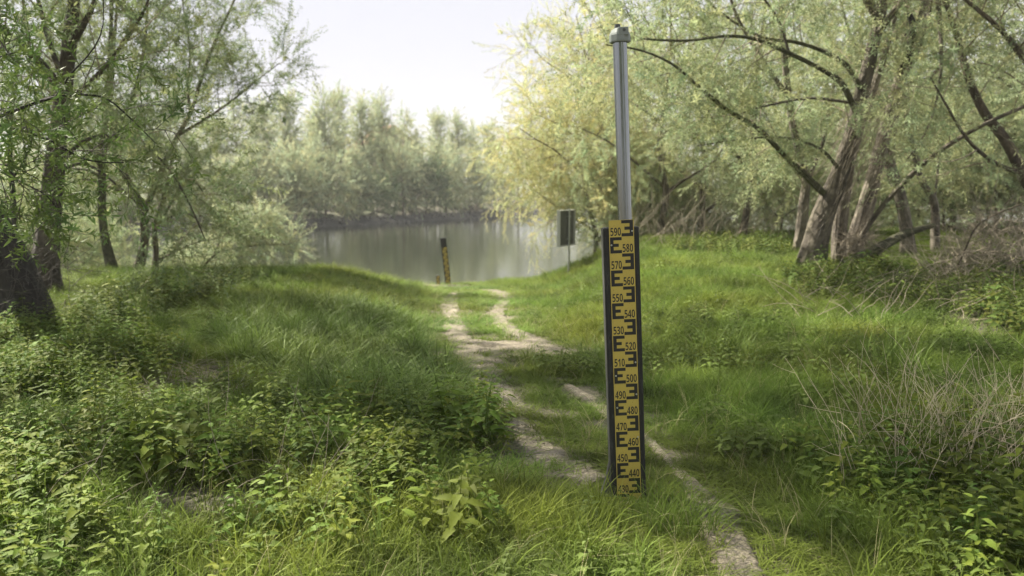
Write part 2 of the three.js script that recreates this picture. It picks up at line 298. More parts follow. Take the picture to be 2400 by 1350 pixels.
// limbs: { p: [[px, py, dist] ...] or w: [Vector3 ...], r: [r0, r1], f: foliage options or null }
function tree(name, label, o) {
  const r = rng(o.seed), first = o.limbs[0], pts0 = first.w ?? first.p.map((q) => P(...q)), base = pts0[0].clone();
  base.y = height(base.x, base.z) - 0.1; pts0.unshift(base.clone());
  const g = thing(name, label, 'tree', base.toArray(), o.group), twigs = new Tubes(), shoots = [];
  o.limbs.forEach((l, k) => {
    const pts = (k ? (l.w ?? l.p.map((q) => P(...q))) : pts0).map((v) => v.clone().sub(base)), T = new Tubes();
    const rr = l.r, curve = T.add(pts, rr[0], rr[1], k ? 8 : 14, { flare: k ? 0 : (o.flare ?? 0.55), lump: k ? 0.1 : 0.16, seed: o.seed + k, taper: l.taper });
    part(k ? 'limb' : 'trunk', T.geo(true), l.m ?? o.bark, g);
    if (l.f !== null) foliate(r, curve, (t) => lerp(rr[0], rr[1], t), { ...o.f, ...l.f }, twigs, shoots);
  });
  const tw = part('twig', twigs.geo(), o.twig ?? M.twig, g); tw.name = 'twigs'; tw.userData.kind = 'stuff';
  if (shoots.length) copies('crown', o.sprig ?? SPRIG.mid, o.leaf ?? M.willow, shoots, g);
  return g;
}
function autoLimbs(seed, base, H, o = {}) {   // a trunk with rising limbs
  const r = rng(seed), lean = o.lean ?? V(0, 0, 0), n = o.n ?? 8;
  const trunk = []; for (let k = 0; k <= 5; k++) trunk.push(base.clone().add(V((r() - .5) * .05 * H * (k > 0), H * 0.9 * k / 5, (r() - .5) * .05 * H * (k > 0))).addScaledVector(lean, H * (k / 5) ** 1.5));
  const limbs = [{ w: trunk.slice(), r: [o.r ?? H * 0.014, 0.02], f: { from: 0.25, ...o.tf } }];
  const c = new THREE.CatmullRomCurve3(trunk);
  for (let k = 0; k < n; k++) {
    const t = lerp(o.low ?? 0.12, 0.85, (k + r() * .8) / n), at = c.getPoint(t), a = k * 2.4 + r(), d = V(Math.cos(a), o.rise ?? 0.9, Math.sin(a)).addScaledVector(lean, .5), len = H * (o.spread ?? 0.34) * (1 - 0.5 * t) * (.7 + .6 * r());
    limbs.push({ w: wander(r, at, d, len, 4, 0.16, o.lift ?? 0.12).pts, r: [(o.r ?? H * 0.014) * 0.45 * (1 - .5 * t), 0.012], f: { from: 0.15 } });
  }
  return limbs;
}

// ---------------------------------------------------------------- trees on the left bank
// the dark leaning willow at the edge of the view, whose boughs hang over the meadow
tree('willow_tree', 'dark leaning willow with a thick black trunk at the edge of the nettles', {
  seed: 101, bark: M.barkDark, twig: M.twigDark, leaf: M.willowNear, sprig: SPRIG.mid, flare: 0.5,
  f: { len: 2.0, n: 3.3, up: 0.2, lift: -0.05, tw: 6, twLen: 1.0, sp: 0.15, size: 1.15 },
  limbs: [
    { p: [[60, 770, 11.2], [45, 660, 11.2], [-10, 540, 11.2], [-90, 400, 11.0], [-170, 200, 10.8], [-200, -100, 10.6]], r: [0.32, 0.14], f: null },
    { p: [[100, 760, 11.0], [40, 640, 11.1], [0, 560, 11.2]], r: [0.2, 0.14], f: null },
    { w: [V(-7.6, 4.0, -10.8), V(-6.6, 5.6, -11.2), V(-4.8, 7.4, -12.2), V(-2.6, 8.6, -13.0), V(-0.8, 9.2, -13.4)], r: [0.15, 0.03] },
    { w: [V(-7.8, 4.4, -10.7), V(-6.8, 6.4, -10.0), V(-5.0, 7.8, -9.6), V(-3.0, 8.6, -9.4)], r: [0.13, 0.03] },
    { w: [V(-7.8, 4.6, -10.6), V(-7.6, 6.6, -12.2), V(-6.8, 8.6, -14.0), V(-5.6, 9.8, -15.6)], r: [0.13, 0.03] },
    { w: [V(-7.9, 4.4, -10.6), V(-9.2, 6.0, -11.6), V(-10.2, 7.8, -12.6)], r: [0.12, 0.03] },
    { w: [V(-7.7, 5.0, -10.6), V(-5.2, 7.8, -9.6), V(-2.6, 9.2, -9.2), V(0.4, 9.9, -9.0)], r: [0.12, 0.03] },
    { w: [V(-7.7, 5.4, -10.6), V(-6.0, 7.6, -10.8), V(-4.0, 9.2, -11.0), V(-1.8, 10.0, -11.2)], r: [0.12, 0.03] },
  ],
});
// the tree beside the camera, only its boughs reach into the view
tree('willow_tree', 'willow beside the track whose thin dark boughs reach in over the nettles', {
  seed: 102, bark: M.barkDark, twig: M.twigDark, leaf: M.willowNear, sprig: SPRIG.near, flare: 0.4,
  f: { len: 0.7, n: 2.6, up: 0.1, lift: -0.02, from: 0.0, tw: 4, twLen: 0.35, sp: 0.11, size: 0.95 },
  limbs: [
    { w: [V(-6.3, 0.2, -7.6), V(-6.2, 1.4, -7.5), V(-6.0, 2.6, -7.4), V(-5.9, 4.2, -7.3), V(-5.8, 6, -7.2)], r: [0.17, 0.07], f: null },
    { p: [[-260, 420, 7.4], [-120, 330, 7.3], [-30, 285, 7.2], [60, 250, 7.1], [130, 228, 7.0], [200, 222, 7.0], [250, 232, 7.0], [300, 272, 7.0], [365, 336, 7.0]], r: [0.022, 0.004], f: { from: .05, n: 2.2, len: .55, tw: 3 } },
    { p: [[-260, 340, 7.3], [-120, 300, 7.1], [-30, 290, 6.9], [50, 305, 6.8], [130, 335, 6.8], [190, 370, 6.8], [240, 380, 6.8], [290, 381, 6.8]], r: [0.02, 0.004], f: { from: .05, n: 2.5, len: .5, tw: 3 } },
    { p: [[130, 228, 7.0], [165, 175, 7.0], [215, 120, 7.0], [238, 75, 7.0], [243, 20, 7.0], [240, -40, 7.0]], r: [0.009, 0.003], f: { n: 1, len: .3, tw: 1 } },
    { p: [[-200, 300, 7.2], [-100, 330, 7.0], [-20, 390, 6.9], [60, 432, 6.8], [110, 460, 6.8], [150, 512, 6.8]], r: [0.015, 0.003], f: { from: .2, n: 3.4, len: .45, tw: 4 } },
    { p: [[-200, 240, 7.2], [-110, 190, 6.8], [-50, 150, 6.6], [10, 130, 6.5], [50, 120, 6.5]], r: [0.014, 0.003], f: { from: .2, n: 4, len: .45, tw: 4 } },
    { p: [[-200, 300, 7.2], [-90, 260, 6.8], [-30, 235, 6.6], [40, 240, 6.5]], r: [0.014, 0.003], f: { from: .2, n: 4.4, len: .45, tw: 5 } },
    { p: [[-200, 380, 7.2], [-100, 370, 6.8], [-30, 380, 6.6], [40, 395, 6.5], [90, 420, 6.5]], r: [0.014, 0.003], f: { from: .2, n: 4, len: .45, tw: 5 } },
  ],
});
const LF = { len: 1.6, n: 2.3, up: 0.25, lift: 0.0, tw: 6, twLen: 0.85, sp: 0.15, size: 1.0, from: 0.25 };
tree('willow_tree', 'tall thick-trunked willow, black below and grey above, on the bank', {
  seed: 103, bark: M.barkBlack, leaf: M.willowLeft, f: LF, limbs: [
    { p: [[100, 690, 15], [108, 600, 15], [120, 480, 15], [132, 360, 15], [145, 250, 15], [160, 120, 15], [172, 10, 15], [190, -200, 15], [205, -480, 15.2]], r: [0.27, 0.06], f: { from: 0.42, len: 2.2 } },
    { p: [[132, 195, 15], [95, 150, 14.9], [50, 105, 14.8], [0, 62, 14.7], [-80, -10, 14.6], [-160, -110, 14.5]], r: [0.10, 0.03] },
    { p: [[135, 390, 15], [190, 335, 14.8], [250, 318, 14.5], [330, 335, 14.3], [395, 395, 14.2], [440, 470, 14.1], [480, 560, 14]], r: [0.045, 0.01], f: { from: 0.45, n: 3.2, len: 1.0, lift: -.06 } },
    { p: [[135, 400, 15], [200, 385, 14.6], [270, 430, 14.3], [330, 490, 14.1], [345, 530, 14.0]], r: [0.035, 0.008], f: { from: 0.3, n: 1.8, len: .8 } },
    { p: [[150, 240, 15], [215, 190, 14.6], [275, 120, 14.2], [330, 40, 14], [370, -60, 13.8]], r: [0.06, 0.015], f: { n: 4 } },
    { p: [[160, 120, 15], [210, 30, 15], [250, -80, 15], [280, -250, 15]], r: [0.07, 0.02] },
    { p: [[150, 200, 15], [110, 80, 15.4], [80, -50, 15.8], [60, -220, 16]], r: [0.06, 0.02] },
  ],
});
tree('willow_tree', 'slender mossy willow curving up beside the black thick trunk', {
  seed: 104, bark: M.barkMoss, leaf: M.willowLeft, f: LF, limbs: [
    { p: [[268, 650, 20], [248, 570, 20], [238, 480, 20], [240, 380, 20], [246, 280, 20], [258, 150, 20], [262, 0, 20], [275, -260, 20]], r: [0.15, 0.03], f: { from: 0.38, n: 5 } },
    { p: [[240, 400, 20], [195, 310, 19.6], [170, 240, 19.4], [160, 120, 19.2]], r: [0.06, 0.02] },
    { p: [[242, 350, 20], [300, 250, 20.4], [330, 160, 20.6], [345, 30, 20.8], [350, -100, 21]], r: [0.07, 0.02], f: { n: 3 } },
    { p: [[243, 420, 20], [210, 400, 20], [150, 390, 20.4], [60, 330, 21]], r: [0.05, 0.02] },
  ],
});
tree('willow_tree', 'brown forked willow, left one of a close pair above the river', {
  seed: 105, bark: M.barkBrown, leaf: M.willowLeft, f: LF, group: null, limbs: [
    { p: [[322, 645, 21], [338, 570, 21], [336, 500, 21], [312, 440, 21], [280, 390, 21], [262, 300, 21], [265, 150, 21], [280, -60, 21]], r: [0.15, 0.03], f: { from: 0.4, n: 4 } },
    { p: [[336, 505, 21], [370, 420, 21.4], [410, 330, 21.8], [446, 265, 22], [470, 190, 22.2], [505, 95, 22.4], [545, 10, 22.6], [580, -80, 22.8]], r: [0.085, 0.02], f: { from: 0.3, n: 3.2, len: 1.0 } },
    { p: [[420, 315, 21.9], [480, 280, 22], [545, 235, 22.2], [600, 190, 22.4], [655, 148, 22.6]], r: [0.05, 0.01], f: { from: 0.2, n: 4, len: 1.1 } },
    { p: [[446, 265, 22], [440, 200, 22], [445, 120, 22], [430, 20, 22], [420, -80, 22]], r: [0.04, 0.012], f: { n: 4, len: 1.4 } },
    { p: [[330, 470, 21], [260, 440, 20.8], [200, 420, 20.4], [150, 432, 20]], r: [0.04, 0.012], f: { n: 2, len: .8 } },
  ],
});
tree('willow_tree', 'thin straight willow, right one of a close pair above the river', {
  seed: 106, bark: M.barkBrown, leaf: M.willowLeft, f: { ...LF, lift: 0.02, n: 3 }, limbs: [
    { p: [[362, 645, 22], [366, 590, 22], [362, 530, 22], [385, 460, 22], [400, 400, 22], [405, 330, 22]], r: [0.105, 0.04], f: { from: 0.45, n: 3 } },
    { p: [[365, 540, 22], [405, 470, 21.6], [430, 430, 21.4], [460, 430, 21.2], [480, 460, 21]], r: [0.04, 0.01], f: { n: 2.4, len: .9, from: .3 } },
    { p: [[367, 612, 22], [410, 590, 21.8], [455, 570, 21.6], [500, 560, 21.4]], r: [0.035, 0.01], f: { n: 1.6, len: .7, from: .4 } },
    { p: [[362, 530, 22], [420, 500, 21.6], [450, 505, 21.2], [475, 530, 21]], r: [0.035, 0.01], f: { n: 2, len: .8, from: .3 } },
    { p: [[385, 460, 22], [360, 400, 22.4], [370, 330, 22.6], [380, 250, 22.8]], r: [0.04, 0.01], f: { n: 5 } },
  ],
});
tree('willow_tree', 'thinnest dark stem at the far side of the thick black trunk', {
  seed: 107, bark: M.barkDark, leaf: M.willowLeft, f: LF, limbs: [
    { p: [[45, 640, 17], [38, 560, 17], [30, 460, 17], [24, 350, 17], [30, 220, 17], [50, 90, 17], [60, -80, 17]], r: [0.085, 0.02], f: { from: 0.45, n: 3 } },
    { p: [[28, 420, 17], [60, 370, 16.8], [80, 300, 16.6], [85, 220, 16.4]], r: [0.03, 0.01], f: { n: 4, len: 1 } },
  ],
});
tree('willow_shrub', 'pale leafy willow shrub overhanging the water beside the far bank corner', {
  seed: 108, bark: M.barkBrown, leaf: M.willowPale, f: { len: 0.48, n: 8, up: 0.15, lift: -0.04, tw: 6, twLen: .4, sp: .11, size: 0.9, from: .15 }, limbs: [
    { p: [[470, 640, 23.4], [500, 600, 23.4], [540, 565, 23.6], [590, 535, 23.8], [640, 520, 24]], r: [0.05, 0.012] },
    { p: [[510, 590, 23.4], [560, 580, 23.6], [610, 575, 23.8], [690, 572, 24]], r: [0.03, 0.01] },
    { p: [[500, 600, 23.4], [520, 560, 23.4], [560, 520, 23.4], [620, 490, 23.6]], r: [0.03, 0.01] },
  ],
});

// ---------------------------------------------------------------- trees on the right bank
const RF = { len: 1.8, n: 2.5, up: 0.15, lift: -0.05, tw: 5, twLen: 0.9, sp: 0.15, size: 1.0, from: 0.2 };
tree('willow_tree', 'largest willow at the meadow edge with wide trunk and long arching boughs', {
  seed: 201, bark: M.barkWide, leaf: M.willow, f: RF, flare: 0.7, limbs: [
    { p: [[1893, 655, 16.6], [1912, 570, 16.6], [1938, 480, 16.6], [1965, 415, 16.6], [1992, 330, 16.6], [2012, 250, 16.6], [2036, 150, 16.6], [2062, 40, 16.6], [2085, -130, 16.6], [2100, -420, 16.8]], r: [0.285, 0.07], f: { from: 0.5, n: 3 } },
    { p: [[1968, 640, 17.0], [1966, 560, 17.0], [1976, 480, 17.0], [1990, 400, 17.1], [2008, 320, 17.2], [2050, 200, 17.3], [2090, 60, 17.4], [2120, -100, 17.5]], r: [0.17, 0.05], m: M.barkGrey, f: { from: 0.55, n: 2 } },
    { p: [[1930, 452, 16.5], [1880, 405, 16.3], [1835, 360, 16.1], [1775, 300, 15.8], [1700, 255, 15.5], [1640, 205, 15.2], [1575, 150, 15.0], [1500, 118, 14.8], [1420, 105, 14.6]], r: [0.075, 0.012], m: M.barkMoss, f: { from: 0.45, len: 1.3, n: 3 } },
    { p: [[2006, 262, 16.5], [1972, 195, 16.4], [1930, 165, 16.2], [1850, 125, 16.0], [1770, 92, 15.7], [1700, 85, 15.4], [1610, 95, 15.2], [1520, 92, 15.0], [1430, 80, 14.8]], r: [0.066, 0.012], m: M.barkMoss, f: { from: 0.35, len: 1.5, n: 3.4 } },
    { p: [[2018, 210, 16.5], [1985, 155, 16.6], [1930, 120, 16.7], [1860, 98, 16.8], [1790, 88, 16.9], [1690, 30, 17], [1600, -60, 17]], r: [0.06, 0.015], m: M.barkMoss, f: { from: 0.4, n: 3.6 } },
    { p: [[1965, 395, 16.5], [1930, 355, 16.3], [1870, 328, 16.1], [1800, 322, 15.9], [1720, 328, 15.7], [1635, 342, 15.5]], r: [0.042, 0.008], m: M.barkMoss, f: { from: 0.3, n: 2.4, len: 1.0 } },
    { p: [[1990, 240, 16.5], [1900, 230, 16.3], [1810, 245, 16.1], [1740, 265, 15.9], [1680, 310, 15.7]], r: [0.035, 0.008], f: { from: 0.2, n: 2.4, len: 1.1 } },
    { p: [[2060, 50, 16.6], [2000, -60, 16.2], [1900, -160, 15.8], [1780, -240, 15.4], [1640, -260, 15]], r: [0.09, 0.02], f: { n: 3 } },
    { p: [[2050, 90, 16.6], [2100, 20, 16.3], [2160, -60, 16.0], [2250, -150, 15.6]], r: [0.08, 0.02], f: { n: 3 } },
    { p: [[1850, 125, 16.0], [1820, 40, 16], [1760, -40, 16], [1690, -120, 16]], r: [0.03, 0.01], f: { n: 4 } },
  ],
});
tree('willow_tree', 'pale sunlit leaning willow stem just behind the wide-trunked willow', {
  seed: 202, bark: M.barkGrey, leaf: M.willow, f: RF, limbs: [
    { p: [[1995, 610, 17.3], [2025, 500, 17.3], [2055, 390, 17.3], [2085, 270, 17.3], [2120, 155, 17.3], [2155, 50, 17.3], [2195, -80, 17.3], [2240, -320, 17.4]], r: [0.22, 0.06], f: { from: 0.5, n: 3 } },
    { p: [[1985, 610, 17.0], [2040, 522, 16.4], [2110, 436, 15.8], [2200, 356, 15.2], [2290, 300, 14.8], [2400, 250, 14.4], [2500, 215, 14.2]], r: [0.06, 0.03], f: { from: 0.4, n: 1.6, len: .8, tw: 3 } },
    { p: [[2120, 155, 17.2], [2135, 100, 16.9], [2140, 60, 16.8], [2130, 30, 16.8]], r: [0.09, 0.05], m: M.barkDark, f: null },
    { p: [[2100, 220, 17.2], [2150, 120, 16.9], [2180, 20, 16.6], [2190, -90, 16.4]], r: [0.05, 0.02] },
    { p: [[2196, -40, 15.2], [2203, 60, 15.1], [2206, 150, 15.0], [2192, 250, 15.0], [2168, 312, 15.0], [2128, 372, 15.0]], r: [0.045, 0.01], f: { from: .2, n: 2.2, len: .7, tw: 2 } },
  ],
});
tree('willow_tree', 'upright grey willow with bent stem behind the leaning branch', {
  seed: 203, bark: M.barkGrey, leaf: M.willow, f: RF, limbs: [
    { p: [[2128, 590, 19], [2122, 520, 19], [2108, 450, 19], [2085, 390, 19], [2090, 310, 19], [2108, 200, 19], [2125, 60, 19], [2130, -120, 19], [2140, -300, 19]], r: [0.19, 0.05], f: { from: 0.45, n: 3 } },
    { p: [[2090, 300, 19], [2050, 200, 19], [2000, 100, 19], [1960, -30, 19]], r: [0.07, 0.02] },
    { p: [[2098, 250, 19], [2180, 180, 19], [2260, 90, 19], [2320, -30, 19]], r: [0.06, 0.02] },
  ],
});
tree('willow_tree', 'thin crooked grey willow stem, outermost of the clustered stems', {
  seed: 204, bark: M.barkGrey, leaf: M.willow, f: RF, limbs: [
    { p: [[2192, 605, 19.5], [2192, 540, 19.5], [2188, 470, 19.5], [2162, 425, 19.5], [2142, 350, 19.5], [2118, 240, 19.5], [2105, 130, 19.5], [2090, -60, 19.5]], r: [0.125, 0.04], f: { from: 0.5, n: 3 } },
    { p: [[2190, 460, 19.5], [2198, 400, 19.5], [2200, 330, 19.5]], r: [0.04, 0.012], f: { n: 2 } },
  ],
});
tree('willow_tree', 'straight grey willow half hidden behind the wide trunk', {
  seed: 205, bark: M.barkGrey, leaf: M.willow, f: RF, limbs: [
    { p: [[1868, 610, 20], [1878, 540, 20], [1884, 470, 20], [1888, 420, 20], [1860, 300, 20], [1840, 150, 20], [1828, -60, 20], [1820, -280, 20]], r: [0.17, 0.05], f: { from: 0.35, n: 3.2 } },
    { p: [[1886, 440, 20], [1930, 330, 20], [1950, 220, 20], [1990, 90, 20]], r: [0.06, 0.02] },
    { p: [[1850, 230, 20], [1780, 130, 20], [1720, 20, 20], [1690, -120, 20]], r: [0.07, 0.02] },
  ],
});
for (const [seed, x, y, d, H, lean, label] of [
  [206, 1740, 552, 25, 8.5, V(0.05, 0, 0.03), 'dark twin-stemmed willow standing between the wide trunk and the steel pipe'],
  [207, 1545, 552, 25.5, 8.0, V(0.03, 0, 0.02), 'bushy willow standing just behind the tall steel gauge pipe'],
  [208, 1640, 545, 28.5, 9.5, V(-0.06, 0, 0), 'willow in the second row behind the steel pipe, rising above its neighbours'],
]) {
  const b = ground(x, y); b.set((x - 1200) / FOC * d, height((x - 1200) / FOC * d, -d), -d);
  tree('willow_tree', label, { seed, bark: M.barkBrown, leaf: M.willow, f: { ...RF, n: 2.3, len: 1.6, lift: -0.09, tw: 5 }, limbs: autoLimbs(seed, b, H, { lean, n: 9, low: 0.14, spread: 0.42, rise: 0.75, r: 0.15, lift: -0.02 }) });
}
{
  const d = 28, b = V((1395 - 1200) / FOC * d, 0, -d); b.y = height(b.x, b.z);
  tree('willow_tree', 'bright yellow-green sunlit willow drooping over the river behind the sign', { seed: 209, bark: M.barkBrown, leaf: M.willowYellow, f: { ...RF, n: 4.6, len: 1.7, lift: -0.10, tw: 7 }, limbs: autoLimbs(209, b, 6.4, { lean: V(-0.12, 0, -0.05), n: 11, low: 0.14, spread: 0.52, rise: 0.7, r: 0.13, lift: -0.04 }) });
  const e = V(5.4, 0, -33); e.y = height(e.x, e.z);
  tree('willow_tree', 'tall yellowish willow whose open top leans out over the river sky', { seed: 210, bark: M.barkBrown, leaf: M.willowYellow, f: { ...RF, n: 3.6, len: 1.8, lift: -0.05, tw: 6 }, limbs: autoLimbs(210, e, 13, { lean: V(-0.24, 0, 0), n: 12, low: 0.2, spread: 0.36, rise: 0.9, r: 0.18 }) });
}
tree('willow_tree', 'dark willow at the end of the brushwood leaning in over it', {
  seed: 211, bark: M.barkBrown, leaf: M.willow, f: { ...RF, n: 3 }, limbs: [
    { p: [[2490, 620, 15], [2450, 500, 15], [2400, 410, 15], [2350, 320, 15], [2305, 262, 15], [2268, 180, 15], [2248, 100, 15], [2222, 20, 15], [2180, -90, 15]], r: [0.15, 0.03], f: { from: 0.5 } },
    { p: [[2460, 520, 15], [2455, 330, 14.6], [2430, 190, 14.4], [2380, 110, 14.2], [2330, 55, 14.0], [2270, 5, 13.9], [2200, -60, 13.8]], r: [0.09, 0.02], f: { from: .4, n: 2.6 } },
    { p: [[2400, 410, 15], [2330, 380, 14.8], [2270, 330, 14.6], [2220, 250, 14.4], [2180, 180, 14.4]], r: [0.05, 0.012], f: { n: 2 } },
    { p: [[2455, 330, 14.6], [2420, 60, 14.4], [2400, -100, 14.4]], r: [0.06, 0.02] },
  ],
});
for (const [seed, x, d, H, label] of [
  [212, 2230, 27, 10, 'leafy willow beyond the brushwood, behind the outermost crooked stem'],
  [213, 2000, 30, 11, 'leafy willow behind the clustered stems, seen between their trunks'],
  [214, 2420, 24, 10, 'leafy willow beyond the brushwood at the rim of the view'],
  [215, 1800, 35, 11, 'farthest leafy willow behind the twin-stemmed one'],
]) {
  const b = V((x - 1200) / FOC * d, 0, -d); b.y = height(b.x, b.z);
  tree('willow_tree', label, { seed, bark: M.barkBrown, leaf: M.willow, f: { ...RF, n: 2.6, len: 2.0 }, limbs: autoLimbs(seed, b, H, { n: 9, low: 0.12, spread: 0.40, rise: 0.8, r: 0.15, lift: 0 }) });
}

{
  let first = null;
  for (const [k, [px, d, s, label]] of [[1560, 30, 1, 'drooping low willow shrub behind the bushy willow by the steel pipe'], [1690, 32, 1.2, 'low pale willow shrub before the second row willow'], [1830, 27, .9, 'low willow shrub just behind the half hidden grey willow'], [1960, 31, 1.2, 'low willow shrub behind the foot of the wide willow'], [2090, 29, 1.1, 'low willow shrub between the bent stem and the leaning stem'], [2210, 26, 1.0, 'low willow shrub behind the outermost crooked stem'], [2330, 24, 1.0, 'low willow shrub behind the brushwood heap'], [2450, 25, 1.1, 'low willow shrub behind the brushwood at the rim of the view'], [1460, 27, .75, 'small drooping willow shrub between sign and steel pipe'], [2150, 33, 1.4, 'taller willow shrub behind the gap between bent and crooked stems'], [2290, 31, 1.4, 'taller willow shrub at the shore behind the brushwood heap'], [2030, 36, 1.4, 'farthest willow shrub at the shore behind the clustered stems'], [70, 22, .8, 'low willow shrub at the shore behind the thick black trunk'], [190, 24, .75, 'low willow shrub at the shore behind the mossy slender stem'], [430, 25, .6, 'low willow shrub at the shore right behind the brown pair of stems']].entries()) {
    const x = (px - 1200) / FOC * d, b = V(x, height(x, -d), -d); let g = first;
    if (!first) g = first = tree('willow_shrub', label, { seed: 261, bark: M.barkBrown, leaf: M.willow, f: { len: 1.3, n: 4.2, up: 0.2, lift: -0.06, tw: 6, twLen: .7, sp: .16, size: 1.1, from: .1 }, limbs: autoLimbs(261, b, 3.6, { n: 9, low: 0.05, spread: 0.7, rise: 0.8, r: 0.06, lift: 0 }) });
    else { g = first.clone(); g.name = numbered('willow_shrub'); g.userData = { ...first.userData, label }; scene.add(g); g.position.copy(b); g.scale.setScalar(s); g.rotation.y = k * 1.3; }
  }
}
// the wood goes on behind the viewer; the steel pipe mirrors it
{
  const b = V(-6, 0, 16); b.y = height(b.x, b.z);
  const first = tree('wood_tree', 'tree of the wood that goes on behind the viewer', { seed: 251, bark: M.barkBrown, sprig: SPRIG.far, leaf: M.willowLeft, f: { len: 2.0, n: 2.6, up: 0.3, lift: -0.03, tw: 5, twLen: 1.0, sp: 0.34, size: 0.8, from: 0.15 }, limbs: autoLimbs(251, b, 11, { n: 12, low: 0.1, spread: 0.4, rise: 0.8, r: 0.17, lift: 0.02 }) });
  for (const [x, z, s, a] of [[3, 13, 1, 1], [10, 7, 0.9, 2], [-1, 20, 1.2, 4]]) { const c = first.clone(); c.name = numbered('wood_tree'); c.userData.label = ['tree behind the viewer straight back from the steel pipe', 'tree behind the viewer farthest towards the dry stalks', 'tree behind the viewer closest to the nettles', 'tallest tree in the middle of the wood behind the viewer', 'outer tree of the wood behind the viewer on the meadow side', 'outer tree of the wood behind the viewer on the nettle side'][a - 1]; c.position.set(x, height(x, z), z); c.scale.setScalar(s); c.rotation.y = a; scene.add(c); }
}

